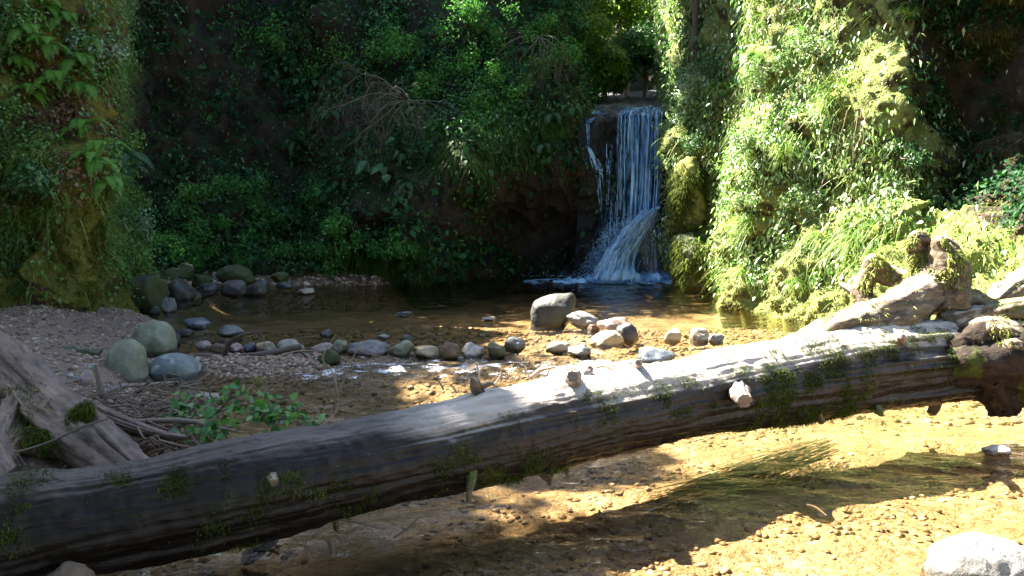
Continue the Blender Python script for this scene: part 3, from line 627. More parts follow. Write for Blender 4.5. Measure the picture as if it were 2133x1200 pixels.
def hull_stone(poly, D, m, label, depth=.8, seed=0, z=0, group='boulders', rough=1.0, p=16):
    """a boulder whose silhouette is the polygon poly (px,py) seen at distance D, rounded and worn"""
    import bmesh
    Q = np.array([pt(a, b, D) for a, b in poly]); Q[:, 2] -= (Q[:, 2] < z+.03)*.12; c = (Q.max(0)+Q.min(0))/2; hw = np.ptp(Q[:, 0])/2*depth
    r = np.random.default_rng(seed+500); L = [Q-c]
    for dy, sc in ((-1, .62), (-.6, .86), (.6, .9), (1, .66)):
        q = (Q-c)*sc+r.normal(size=Q.shape)*hw*.06; q[:, 1] = dy*hw*r.uniform(.85, 1.1, len(q)); q[:, 2] -= (1-sc)*np.ptp(Q[:, 2])*.30; L.append(q)
    bm = bmesh.new(); vs = [bm.verts.new(v) for v in np.concatenate(L)]; bmesh.ops.convex_hull(bm, input=vs)
    pl = [(np.array(f.normal), float(np.array(f.normal) @ np.array(f.verts[0].co))) for f in bm.faces if f.calc_area() > 1e-6]; bm.free()
    N = np.array([a if b > 0 else -a for a, b in pl]); O = np.array([abs(b) for a, b in pl])+1e-4
    V, F = ICO[5]; V = V*np.array([1, 1, 1.0]); k = np.clip(V @ N.T, 0, None)/O
    R_ = (k**p).sum(1)**(-1/p); V = V*R_[:, None]; s = np.abs(V).max()
    V = V*(1+rough*(.030*fbm(V/s*2.2+seed, 3, 7)+.014*fbm(V/s*7+seed, 3, 8)+.006*fbm(V/s*24, 2, 9)))[:, None]
    ctr = c+np.array([0, hw*.8, 0]); g = Geo(); g.add(V+ctr, F)
    return tag(g.build('boulder', SM[m], origin=[ctr[0], ctr[1], z]), label, 'boulder', group)
def stone(x0, x1, y0, y1, m, label, seed=0, D=None, z=0.0, sink=.35, flat=False, ang=None, group=None, name='stone', cat='stone', depth=1.0, sub=4, box=.5, lean=0):
    """a stone whose outline fills the photo box; its foot stands at height z"""
    cx = (x0+x1)/2
    b = gd(cx, y1, z) if D is None else pt(cx, y1, D)
    D = b[1]; w = (x1-x0)/FPX*D/2; h = (y1-y0)/FPX*D
    r = np.random.default_rng(seed+1000)
    V, F = ICO[sub]; V = V.copy()
    V = np.sign(V)*np.abs(V)**(1-.25*box); V = V/np.abs(V).max()
    # a few flattened facets make it look broken rather than turned
    for k in range(12 if flat else 8):
        n = unit(r.normal(size=3)); d = V @ n; lim = r.uniform(.60, .88)
        V = V-n[None]*np.clip(d-lim, 0, None)[:, None]*.85
    V = V*(1+.15*fbm(V*1.3+seed*3.1, 3, seed % 17)[:, None]+.045*fbm(V*4+seed, 3, 3)[:, None]+.008*fbm(V*14+seed, 2, 4)[:, None])
    mn, mx = V.min(0), V.max(0); V = (V-(mn+mx)/2)/((mx-mn)/2)
    H = h/2*(1+sink); V = V*np.array([w, w*depth*.85, H])
    V[:, 0] += lean*V[:, 2]
    if ang is not None:
        c, s = math.cos(ang), math.sin(ang); V = np.stack([V[:, 0]*c-V[:, 2]*s, V[:, 1], V[:, 0]*s+V[:, 2]*c], -1)
    ctr = np.array([b[0], b[1]+w*depth*.6, b[2]+h-H])
    g = Geo(); g.add(V+ctr, F); o = g.build(name, SM[m], origin=[ctr[0], ctr[1], max(b[2], ctr[2]-H)])
    return tag(o, label, cat, group or ('boulders' if name == 'boulder' else 'stones in the stream'))
ROW = 'stones of the dam row'
S = [
 (1181, 1251, 650, 681, 'grey', 'rounded grey stone touching the right side of the large dark boulder', {}),
 (1224, 1252, 676, 691, 'brown', 'small brown stone in front of the rounded grey stone near the pool boulder', {}),
 (1246, 1326, 664, 700, 'pink', 'pinkish stone at the back of the stone heap right of the pool boulder', {}),
 (1283, 1332, 673, 712, 'dark', 'dark grey stone on the right side of the stone heap', {}),
 (1228, 1302, 690, 723, 'cream', 'smooth cream coloured stone at the front of the stone heap', {}),
 (1384, 1421, 686, 713, 'cream', 'leftmost of three small pale stones near the sunlit end of the trunk', {}),
 (1441, 1483, 684, 713, 'pale', 'middle one of three small pale stones near the sunlit end of the trunk', {}),
 (1477, 1511, 696, 716, 'grey', 'rightmost of three small pale stones near the sunlit end of the trunk', {}),
 (1326, 1414, 729, 756, 'blue', 'flat blue grey slab just behind the sunlit trunk', dict(flat=True)),
 (1136, 1190, 711, 736, 'pale', 'left stone of a touching smooth pair in the middle of the row', dict(group=ROW)),
 (1182, 1233, 717, 742, 'grey', 'right stone of a touching smooth pair in the middle of the row', dict(group=ROW)),
 (1049, 1096, 701, 732, 'grey', 'grey stone leaning behind the olive stone in the row', dict(group=ROW)),
 (1014, 1056, 714, 746, 'olive', 'small olive stone in the row with rushing water below it', dict(group=ROW)),
 (959, 1010, 713, 744, 'white', 'wet glittering whitish stone in the row', dict(group=ROW)),
 (911, 956, 714, 748, 'brown', 'brown blocky stone with dark hollows in the row', dict(group=ROW, flat=True, box=.8)),
 (856, 915, 721, 745, 'cream', 'smooth cream oblong stone left of the brown blocky one', dict(group=ROW)),
 (806, 860, 711, 744, 'green', 'rounded grey green stone beside the cream oblong one', dict(group=ROW)),
 (718, 810, 711, 742, 'grey', 'longest mottled stone of the row, pointed at its right end', dict(group=ROW)),
 (690, 724, 708, 737, 'green', 'small pale green stone at the left end of the longest mottled stone', dict(group=ROW)),
 (640, 700, 716, 736, 'pink', 'low pinkish stone behind the dark mossy stone', dict(group=ROW)),
 (659, 706, 727, 761, 'moss', 'dark green mossy stone in front of the row', dict(group=ROW)),
 (573, 633, 709, 737, 'pale', 'long grey and pink stone at the tip of the curved branch', dict(group=ROW)),
 (530, 575, 711, 733, 'cream', 'yellowish rounded stone behind the curved branch', dict(group=ROW)),
 (504, 534, 714, 733, 'blue', 'little teal grey stone behind the curved branch', dict(group=ROW)),
 (472, 506, 716, 735, 'pink', 'small reddish stone behind the fork of the curved branch', dict(group=ROW)),
 (438, 472, 716, 738, 'brown', 'small brown stone left of the fork of the curved branch', dict(group=ROW)),
 (405, 440, 711, 728, 'pink', 'flat salmon coloured stone at the left end of the row', dict(group=ROW)),
 (379, 437, 664, 684, 'blue', 'long dark wet stone alone in shallow water at the left', dict(ang=.05)),
 (360, 400, 686, 700, 'dark', 'thin dark stone lying behind the round boulder', {}),
 (450, 506, 678, 701, 'grey', 'flat ribbed grey stone above the branch in the shallow water', dict(flat=True)),
 (352, 374, 692, 718, 'dark', 'small dark wet stone tight against the right of the round boulder', {}),
 (664, 694, 686, 702, 'dark', 'dark wet pebble breaking the surface above the row, left of centre', {}),
 (783, 813, 697, 707, 'green', 'little pale green stone just above the surface behind the row', {}),
 (833, 862, 698, 713, 'dark', 'small dark stone in a ripple behind the grey green one', {}),
 (1002, 1034, 660, 669, 'pale', 'small white stone catching the sun left of the pool boulder', {}),
 (822, 858, 649, 660, 'blue', 'dark glistening stone in the far shallow ripple', {}),
 (614, 654, 601, 614, 'pale', 'pale square block at the far left shore of the pool', dict(flat=True, box=1)),
 (2056, 2110, 930, 950, 'white', 'small white and purple stone in the shallow water at the right', dict(flat=True)),
 (484, 590, 1134, 1158, 'dark', 'slanted wet slab shining under the trunk at the bottom', dict(flat=True, ang=.55, D=3.9, depth=.5, name='slab', cat='rock')),
 (128, 162, 782, 812, 'grey', 'pale round stone beside the driftwood', dict(z=.12)),
 (148, 190, 758, 786, 'mottle', 'dark mottled stone leaning near the driftwood', dict(z=.12)),
 (162, 200, 770, 822, 'pink', 'pinkish broken stone left of the grass tuft', dict(z=.12, flat=True)),
 (310, 352, 838, 860, 'blue', 'blue wet stone among the twigs', dict(z=.05)),
 (410, 450, 846, 862, 'blue', 'small flat wet stone at the edge of the leafy sprig', dict(z=.0)),
 (395, 460, 818, 842, 'pale', 'submerged pale flat stone beyond the twigs', dict(z=.0, flat=True)),
 (60, 175, 1182, 1290, 'brown', 'brown rounded stone at the bottom left corner', dict(D=3.05, name='boulder', cat='boulder')),
 (146, 206, 726, 748, 'olive', 'low flat olive boulder behind the wedge boulder', dict(name='boulder', cat='boulder', z=.15)),
 (334, 364, 617, 652, 'grey', 'pale grey rock at the foot of the left cliff', dict(name='boulder', cat='boulder')),
 (306, 332, 638, 656, 'dark', 'small dark rock beside the pale one at the foot of the left cliff', {}),
 (250, 338, 570, 650, 'moss', 'big mossy rock leaning on the foot of the left cliff', dict(name='boulder', cat='boulder', D=13.3)),
]
for i, (x0, x1, y0, y1, m_, lab, kw) in enumerate(S): stone(x0, x1, y0, y1, m_, lab, seed=i*7+3, **kw)
hull_stone([(1103, 677), (1102, 655), (1109, 632), (1128, 621), (1160, 612), (1195, 611), (1203, 622), (1201, 652), (1188, 668), (1178, 677)], 11.75, 'black', 'large dark boulder with sunlit flat top standing in the pool', .6, 1, p=26)
hull_stone([(254, 712), (262, 690), (280, 676), (303, 668), (335, 672), (352, 690), (359, 720), (354, 744), (290, 746), (262, 738)], 9.3, 'green', 'big round grey green boulder on the gravel, the farther of the pair', .8, 2, z=.04)
hull_stone([(203, 742), (212, 720), (238, 706), (268, 704), (283, 716), (291, 750), (299, 790), (299, 815), (215, 815), (204, 790)], 7.75, 'green', 'upright grey green boulder standing in front of the round one', .7, 3, z=.04)
hull_stone([(286, 775), (298, 750), (328, 739), (368, 741), (400, 757), (419, 788), (421, 802), (390, 808), (310, 806), (290, 795)], 8.0, 'mottle', 'blue grey mottled boulder with green moss right of the upright one', .7, 4)
hull_stone([(70, 772), (78, 752), (108, 729), (134, 722), (150, 735), (157, 750), (132, 764), (92, 778)], 8.3, 'olive', 'olive grey wedge boulder on the gravel near the driftwood', .8, 5, z=.12)
hull_stone([(1925, 1330), (1936, 1205), (1962, 1168), (2000, 1138), (2060, 1124), (2150, 1135), (2250, 1200), (2260, 1330)], 3.55, 'lichen', 'big sunlit white boulder with dark pits at the bottom right corner', .45, 6, rough=1.6)
SH = [(328, 410, 580, 632, 'dark', 'broad dark rock first on the far shore beside the left cliff'), (395, 440, 572, 600, 'moss', 'mossy rock behind the broad dark rock on the far shore'), (402, 452, 588, 616, 'dark', 'dark rock between the broad dark one and the wet rounded one on the far shore'),
      (453, 512, 584, 617, 'dark', 'wet rounded rock with greenish face on the far shore'), (504, 556, 584, 616, 'dark', 'dark rock right of the wet rounded one on the far shore'), (440, 525, 552, 590, 'moss', 'broad mossy rock behind the wet rounded one on the far shore'),
      (355, 400, 548, 580, 'moss', 'mossy rock at the bottom of the ivy near the left cliff'), (560, 600, 566, 586, 'moss', 'low mossy rock on the leaf litter of the far shore'), (330, 372, 556, 586, 'moss', 'small mossy rock wedged behind the broad dark rock'),
      (572, 612, 588, 600, 'dark', 'thin dark stone at the waterline on the far shore')]
for i, (x0, x1, y0, y1, m_, lab) in enumerate(SH):
    stone(x0, x1, y0, y1, m_, lab, seed=i*5+400, D=17.3-(y1-575)*.045, name='boulder', cat='boulder', group='rocks on the far shore', flat=i % 2 == 0)
# pebbles: uncountable gravel on the bed, the spit and the beach
rng = np.random.default_rng(3)
def pebbles(n, fx, fy, smin, smax, sub, name, m_, keep=None):
    x = fx(n); y = fy(n); z = bed(x, y)
    if keep is not None: k = keep(x, y, z); x, y, z = x[k], y[k], z[k]
    n = len(x); V, F = ICO[sub]; s = smin+(smax-smin)*rng.random(n)**3.2
    sc = np.stack([s, s*rng.uniform(.6, 1, n), s*rng.uniform(.35, .7, n)], -1)
    a = rng.random(n)*6.28; c, si = np.cos(a)[:, None], np.sin(a)[:, None]
    Vj = V[None]*(1+.16*rng.normal(size=(n, len(V), 1)))
    L = Vj*sc[:, None]; L = np.stack([L[..., 0]*c-L[..., 1]*si, L[..., 0]*si+L[..., 1]*c, L[..., 2]], -1)
    W_ = L+np.stack([x, y, z+sc[:, 2]*.25], -1)[:, None]
    g = Geo(); g.add(W_.reshape(-1, 3), (F[None]+(np.arange(n)*len(V))[:, None, None]).reshape(-1, 3), np.repeat(rng.random(n), len(V)))
    return tag(g.build(name, m_), kind='stuff')
def peb_mat(name, stops, rough=.6):
    m, nd, fin = mat(name); r = nd('Attribute', attribute_name='rnd', out_i=2); P = nd('NewGeometry', out_i=0)
    col = ramp(nd, r, stops); col = mixc(nd, mth(nd, 'MULTIPLY', nz(nd, P, 70, 3), .6), col, (.08, .05, .03), 'MIX')
    fin(nd('BsdfPrincipled', {'Base Color': col, 'Roughness': rough})); return m
PB = peb_mat('bed_pebble', [(0, (.05, .03, .015)), (.3, (.17, .11, .055)), (.65, (.28, .20, .11)), (.88, (.40, .33, .23)), (1, (.55, .50, .43))])
PD = peb_mat('beach_pebble', [(0, (.08, .048, .028)), (.4, (.30, .18, .11)), (.7, (.44, .29, .20)), (.9, (.55, .44, .33)), (1, (.66, .59, .50))])
U = lambda a, b: (lambda n: rng.uniform(a, b, n))
pebbles(14000, U(-1.8, 3.4), U(3.4, 7.0), .003, .030, 2, 'stream_pebbles', PB, lambda x, y, z: (z < .02) & (fbm(np.stack([x*1.4, y*2.2, 0*x], -1), 3, 91) > rng.uniform(-.5, .5, len(x))))
pebbles(9000, U(-4.5, 5), U(7, 13), .012, .05, 1, 'pool_pebbles', PB, lambda x, y, z: z < .02)
pebbles(26000, U(-7, -1.3), U(4, 13.5), .006, .036, 1, 'beach_gravel', PD, lambda x, y, z: z > -.02)
pebbles(5000, U(-4.2, -2.0), U(8.0, 9.6), .010, .040, 1, 'spit_gravel', PD, lambda x, y, z: z > -.09)
pebbles(2500, U(-7, -2.2), U(16.6, 18.6), .02, .09, 1, 'shore_gravel', PD, lambda x, y, z: z > -.04)
# ================================================================ WATERFALL
wf = empty('waterfall', pt(1310, 580, 19.2)*np.array([1, 1, 0]), 'white and blue waterfall dropping over the dark ledge into the far end of the pool', 'waterfall')
m, nd, fin = mat('falling_water')
r = nd('Attribute', attribute_name='rnd', out_i=2)
col = ramp(nd, r, [(0, (.04, .10, .20)), (.5, (.13, .30, .50)), (1, (.42, .68, .92))])
p = nd('BsdfPrincipled', {'Base Color': col, 'Roughness': .25, 'IOR': 1.33}); t = nd('BsdfTranslucent', {'Color': col})
wsh = nd('MixShader', {0: .4, 1: p, 2: t}); fin(wsh); M['fall'] = m
m, nd, fin = mat('thin_falling_water')
r = nd('Attribute', attribute_name='rnd', out_i=2); al = nd('Attribute', attribute_name='alpha', out_i=2); P = nd('NewGeometry', out_i=0)
fz = nz(nd, nd('Mapping', {'Vector': P, 'Scale': (48, 10, 4)}), 1.0, 5, .7)
col = ramp(nd, mth(nd, 'ADD', r, mth(nd, 'MULTIPLY', mth(nd, 'SUBTRACT', fz, .5), 1.2)), [(0, (.03, .09, .20)), (.5, (.13, .30, .52)), (1, (.50, .74, .96))])
p = nd('BsdfPrincipled', {'Base Color': col, 'Roughness': .25, 'IOR': 1.33}); t = nd('BsdfTranslucent', {'Color': col})
w2 = nd('MixShader', {0: .4, 1: p, 2: t})
aa = ramp(nd, mth(nd, 'ADD', al, mth(nd, 'MULTIPLY', mth(nd, 'SUBTRACT', fz, .5), 1.3)), [(.18, 0.), (.85, .95)])
fin(nd('MixShader', {0: aa, 1: nd('BsdfTransparent'), 2: w2})); M['fall_thin'] = m
def curtain(name, rows, nu, nv, thr, seed, sx=52, sv=2.6, grow=0.0, dens=None, wob=.05):
    """a sheet of separate falling strands; rows are (py, left px, right px, D) from the lip down"""
    py = np.linspace(0, 1, nv); k = np.linspace(0, 1, len(rows))
    Y_ = np.interp(py, k, [r[0] for r in rows]); L_ = np.interp(py, k, [r[1] for r in rows]); R_ = np.interp(py, k, [r[2] for r in rows]); D_ = np.interp(py, k, [r[3] for r in rows])
    u = np.linspace(0, 1, nu)[:, None]; G = pt(L_[None]+(R_-L_)[None]*u, Y_[None]+0*u, D_[None]+0*u)
    wd = (rows[0][2]-rows[0][1])/100.0
    q = np.stack([u*sx*wd+0*py[None], py[None]*sv*2+0*u, 0*u+0*py[None]+seed], -1)
    G[..., 1] -= wob*fbm(q*np.array([.35, .5, 1]), 3, seed); q2 = q*np.array([1.3, 6, 1])
    s = fbm(q+.35*fbm(q*.5, 2, 3)[..., None], 4, seed+1, .6)+.45*noise(q2, seed+2)
    G[..., 1] -= .03*s
    th_ = thr+grow*py[None]+(0 if dens is None else dens(u, py[None]))
    ed_ = np.minimum(1, 9*np.minimum(u, 1-u)+.15)
    al = np.clip((.52+(s-th_)*.5)*ed_, 0, 1)
    g = Geo(); g.add(G, gridfaces(nu, nv), np.clip(.45+.45*s, 0, 1).ravel()); return g.build(name, M['fall_thin'], wf, attrs={'alpha': al})
rows = [(224, 1300, 1385, 20.2), (230, 1290, 1384, 19.75), (240, 1284, 1383, 19.45), (300, 1283, 1382, 19.35), (380, 1281, 1380, 19.2), (450, 1278, 1376, 19.05), (520, 1272, 1345, 18.95), (575, 1268, 1330, 18.9)]
dens = lambda u, v: .55*np.exp(-((u-.22)/.16)**2)*sstep(.1, .4, v)-.75*np.exp(-((u-.62)/.17)**2)*sstep(.3, .65, v)-.35*sstep(.30, .0, v)+.9*sstep(.62, .8, v)*(1-np.exp(-((u-.5)/.35)**2))
curtain('curtain', rows, 260, 200, -.30, 3, dens=dens)
curtain('curtain', [(a, b+2, c-2, d+.12) for a, b, c, d in rows], 200, 160, .05, 9, sx=40, dens=dens)
curtain('side_trickle', [(236, 1250, 1262, 19.9), (250, 1222, 1236, 19.5), (258, 1219, 1228, 19.35), (300, 1221, 1228, 19.2), (312, 1222, 1236, 19.1), (350, 1232, 1256, 19.05), (372, 1240, 1258, 19.1), (440, 1246, 1262, 19.3), (560, 1252, 1275, 19.4)], 26, 160, -.35, 15, sx=60, sv=5, grow=.85, wob=.02)
curtain('side_trickle', [(300, 1262, 1276, 19.6), (420, 1262, 1280, 19.6), (560, 1262, 1285, 19.6)], 18, 120, .35, 19, sx=80, sv=5, wob=.02)
# broken water running over the lip stones, left of the main curtain
curtain('lip_water', [(219, 1285, 1380, 23.5), (224, 1240, 1382, 21.2), (229, 1232, 1300, 20.3), (238, 1228, 1262, 19.8)], 120, 30, .15, 25, sx=20, sv=3, wob=.02)
# cascade: the bright slide where the curtain strikes the rock
def slide(name, pts, nu, nv, bulge, seed, thr=-9):
    A = crom(np.array([pt(*a) for a, b in pts]), nv); B = crom(np.array([pt(*b) for a, b in pts]), nv)
    u = np.linspace(0, 1, nu)[:, None, None]; G = A[None]*(1-u)+B[None]*u; G[..., 1] -= bulge*np.sin(np.pi*u[..., 0])
    v = np.linspace(0, 1, nv)[None]; q = np.stack([u[..., 0]*9+0*v, v*5+0*u[..., 0], 0*v+0*u[..., 0]+seed], -1)
    s = fbm(q*np.array([1.6, .8, 1]), 4, seed, .6); s2 = fbm(q*np.array([4, 4, 1]), 3, seed+2, .6); G[..., 1] -= .09*s+.05*s2; G[..., 2] += .05*s2
    edge = 1-np.minimum(1, 4.5*np.minimum(u[..., 0], 1-u[..., 0]))
    al = np.clip(1.25-1.35*edge-thr*.5+.35*s, 0, 1.6)
    g = Geo(); g.add(G, gridfaces(nu, nv), np.clip(.95+.25*s+.12*s2, 0, 1).ravel()); return g.build(name, M['fall_thin'], wf, attrs={'alpha': al})
slide('cascade', [((1335, 440, 18.9), (1378, 430, 18.95)), ((1318, 458, 18.75), (1368, 446, 18.85)), ((1285, 490, 18.5), (1352, 478, 18.75)), ((1262, 520, 18.3), (1332, 515, 18.6)), ((1246, 550, 18.15), (1320, 550, 18.4)), ((1225, 580, 18.0), (1328, 582, 18.1))], 90, 130, .25, 31, thr=-.9)
slide('cascade', [((1345, 430, 19.05), (1385, 430, 19.05)), ((1335, 470, 18.95), (1388, 470, 18.95)), ((1325, 520, 18.8), (1392, 520, 18.8)), ((1315, 582, 18.7), (1394, 582, 18.7))], 60, 90, .05, 37, thr=2.2)
# droplets thrown off the cascade and foam spreading on the pool
rng = np.random.default_rng(12)
n = 2600; t = rng.random(n); px = np.interp(t, [0, .4, 1], [1325, 1268, 1225])+rng.normal(size=n)*11; py = np.interp(t, [0, .4, 1], [465, 495, 575])+rng.normal(size=n)*11-6
n2 = 250; px = np.concatenate([px, rng.uniform(1320, 1395, n2)]); py = np.concatenate([py, rng.uniform(470, 578, n2)])
n3 = 1600; px = np.concatenate([px, 1395-np.abs(rng.normal(size=n3))*110]); py = np.concatenate([py, 577-np.abs(rng.normal(size=n3))*5])
P = pt(px, py, 18.25+rng.random(len(px))*.4); V, F = ICO[1]; s = .003+.007*rng.random(len(P))**2
g = Geo(); g.add((V[None]*s[:, None, None]*np.array([1, 1, 1.3])+P[:, None]).reshape(-1, 3), (F[None]+(np.arange(len(P))*len(V))[:, None, None]).reshape(-1, 3), np.repeat(.6+.4*rng.random(len(P)), len(V)))
tag(g.build('spray', M['fall'], wf), kind='stuff')
ux = np.linspace(1090, 1400, 260)[:, None]; vy = np.linspace(0, 1, 46)[None]
w_ = 4+13*sstep(1110, 1260, ux); G = pt(ux+0*vy, 584-7*vy+0*ux, 18.6); A = np.array([gd(a, 583) for a in ux[:, 0]])
G = np.stack([A[:, None, 0]+0*vy, 17.75+1.15*vy+0*ux, .02+0*vy+0*ux], -1)
q = np.stack([G[..., 0]*4, G[..., 1]*4, 0*G[..., 0]], -1); f = fbm(q, 4, 44, .6); den = sstep(1085, 1240, ux)*np.sin(np.pi*np.clip(vy*.9+.1, 0, 1))
G[..., 2] += .17*den*(.6+f*.6)*sstep(0, .5, vy)+.03*fbm(q*4, 3, 46)*den
F = gridfaces(260, 46); fk = ((f+1.6*den).ravel() > .62)[F].sum(1) >= 2
g = Geo(); g.add(G, F[fk], np.clip(.7+.5*f, 0, 1).ravel()); g.build('foam', M['fall'], wf)
# wet rock to the right of the cascade
stone(1325, 1400, 470, 592, 'dark', 'dark wet rock under thin water right of the waterfall cascade', seed=77, D=18.8, name='boulder', cat='boulder', group='rocks at the waterfall', flat=True, sub=5)
SM['lit_moss'] = cliff_mat('mossy_block_rock', (.03, .025, .018), (.12, .10, .07), (.12, .13, .03), (.32, .31, .09), .62, .2)
hull_stone([(1402, 380), (1410, 345), (1432, 318), (1456, 322), (1470, 360), (1482, 420), (1480, 470), (1455, 492), (1420, 490), (1405, 450)], 17.5, 'lit_moss', 'tall yellow green mossy rock block leaning right of the waterfall', .9, 78, z=.3, group='rocks at the waterfall', rough=3.2)
hull_stone([(1404, 520), (1415, 492), (1460, 478), (1500, 482), (1522, 520), (1528, 604), (1405, 604)], 17.0, 'moss', 'low dark mossy rock at the water between waterfall and sunlit cliff', .8, 79, group='rocks at the waterfall', rough=3.0)
for ob in [o for o in bpy.data.objects if o.get('group') == 'rocks at the waterfall' and o.name.startswith('boulder')][-2:]:
    a = np.empty(len(ob.data.vertices)*3, np.float32); ob.data.vertices.foreach_get('co', a); b = np.empty_like(a); ob.data.vertices.foreach_get('normal', b); a = a.reshape(-1, 3); b = b.reshape(-1, 3)
    Q = a+np.array(ob.location); w = np.clip(fbm(Q*2.2, 4, 61)+.45, 0, 1)*(b[:, 1] < .4)*(b[:, 2] > -.5); k = np.random.default_rng(9).choice(len(w), 3500, p=w/w.sum()); g = Geo(); r9 = np.random.default_rng(10)
    add_blades(g, Q[k]-b[k]*.01+r9.normal(size=(len(k), 3))*.012, b[k]+r9.normal(size=(len(k), 3))*.6-np.array([0, 0, .5]), .04+.10*r9.random(len(k)), .022, r9, 1.0, 3); o = g.build('moss', M['moss_d'], None, origin=np.array(ob.location), smooth=False); o.location = (0, 0, 0); o.parent = ob; o['kind'] = 'stuff'
# ================================================================ GROUND COVER ON THE CLIFFS
def clump(G, s, f=.9, lo=-.2, hi=.4): return sstep(lo, hi, fbm(G*f, 3, s))
def blob(px, py, L):
    w = 0
    for (x, y, rx_, ry_, a) in L: w = w+a*np.exp(-(((px-x)/rx_)**2+((py-y)/ry_)**2))
    return w
rng = np.random.default_rng(21)
def cover(name, surf, n, mask, size, m_, tpl=LEAF, droop=.8, jit=.7, lift=.03, liftr=.10, nj=.5):
    P, N = surf.sample(n, rng, mask); P = P+N*(lift+liftr*rng.random((n, 1))**2)
    g = Geo(); s = size*(.55+.9*rng.random(n)); add_leaves(g, P, N, s, rng, tpl, droop, jit, nj=nj)
    return tag(g.build(name, M[m_]), kind='stuff')
def grasscover(name, surf, n, mask, L, m_, w=.012, droop=.9):
    P, N = surf.sample(n, rng, mask); D = N+rng.normal(size=(n, 3))*.35+np.array([0, 0, .45])
    g = Geo(); add_blades(g, P, D, L*(.5+rng.random(n)), w, rng, droop, 4); return tag(g.build(name, M[m_], smooth=False), kind='stuff')
# left cliff
ml = lambda G, px, py: (clump(G, 101, 1.3)*sstep(500, 330, py)+.25*sstep(640, 500, py)*sstep(130, 0, px)+blob(px, py, [(290, 400, 60, 110, 2.0), (310, 480, 50, 60, 1.6), (60, 470, 60, 90, .5), (260, 520, 40, 70, 1)]))*(1-.92*np.exp(-(((px-165)/55)**2+((py-470)/110)**2)))
cover('ivy_on_left_cliff', CL, 24000, ml, .065, 'leaf_l', liftr=.22)
cover('ivy_on_left_cliff', CL, 9000, lambda G, px, py: ml(G, px, py)*clump(G, 103, 2), .055, 'leaf_mid', liftr=.30)
cover('dead_leaves_on_left_cliff', CL, 4500, lambda G, px, py: clump(G, 105, 1.6, 0, .4)*np.exp(-(((px-130)/90)**2+((py-260)/120)**2)), .06, 'dead_leaf', liftr=.12)
grasscover('grass_on_left_cliff', CL, 11000, lambda G, px, py: ml(G, px, py)*clump(G, 107, 2.2, 0, .5), .22, 'grass', droop=1.3)
def mosscover(name, surf, n, mask, m_, L=.035, w=.014):
    P, N = surf.sample(n, rng, mask); g = Geo(); add_blades(g, P-N*.004, N+rng.normal(size=(n, 3))*.6, L*(.5+rng.random(n)), w, rng, .9, 2)
    return tag(g.build(name, M[m_], smooth=False), kind='stuff')
mosscover('moss_on_left_cliff', CL, 14000, lambda G, px, py: clump(G, 109, 2, -.3, .3)*sstep(280, 400, py), 'moss_d')
# back wall: dense dark leaves, thinner over the cave and bare rock
def mb(G, px, py):
    cave = np.exp(-(((px-1110)/130)**2+((py-460)/110)**2)*1.3); bare = np.exp(-(((px-900)/50)**2+((py-440)/80)**2))
    return (.25+clump(G, 111, .9))*(1-.97*np.clip(cave*1.6, 0, 1))*(1-.85*bare)*(1-.8*np.exp(-(((px-800)/90)**2+((py-560)/35)**2)))*(1-.75*np.exp(-(((px-740)/45)**2+((py-300)/90)**2)))
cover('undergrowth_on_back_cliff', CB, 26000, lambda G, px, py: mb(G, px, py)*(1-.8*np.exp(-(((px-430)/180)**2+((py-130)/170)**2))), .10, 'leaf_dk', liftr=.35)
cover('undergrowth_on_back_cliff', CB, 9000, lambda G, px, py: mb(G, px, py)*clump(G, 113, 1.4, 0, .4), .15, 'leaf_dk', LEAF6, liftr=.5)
cover('undergrowth_on_back_cliff', CB, 7000, lambda G, px, py: mb(G, px, py)*blob(px, py, [(560, 480, 160, 70, 1), (450, 430, 100, 100, .6), (1000, 250, 120, 70, .8), (680, 520, 90, 40, 1), (350, 60, 60, 60, .3), (700, 60, 150, 60, .5)]), .09, 'leaf_mid', liftr=.45)
cover('undergrowth_on_back_cliff', CB, 12000, lambda G, px, py: mb(G, px, py)*clump(G, 119, .8, -.1, .3)*(.3+sstep(350, 700, px)), .08, 'leaf_hump', LONG, 1.4, liftr=.6)
cover('undergrowth_on_back_cliff', CB, 16000, lambda G, px, py: mb(G, px, py)*clump(G, 117, 1.1, -.1, .4)*blob(px, py, [(1000, 200, 150, 120, 1), (860, 130, 120, 90, .7), (1150, 120, 80, 120, .6), (600, 480, 200, 60, .5), (500, 90, 200, 60, .25)]), .065, 'leaf_hump', liftr=.5)
grasscover('grass_on_back_cliff', CB, 16000, lambda G, px, py: blob(px, py, [(1040, 250, 100, 50, 1.2), (960, 330, 50, 30, 1), (1140, 250, 50, 40, .6), (900, 250, 60, 50, .5), (800, 540, 80, 40, .5), (600, 500, 150, 60, .3)])*clump(G, 115, 2, -.3, .3), .30, 'grass_dk', .016, 1.4)
mosscover('moss_on_back_cliff', CB, 14000, lambda G, px, py: blob(px, py, [(800, 560, 90, 35, 1.4), (985, 360, 45, 45, 1), (1040, 200, 60, 80, .7), (1150, 200, 40, 60, .5), (860, 230, 60, 60, .5)]), 'moss_d', .05, .02)
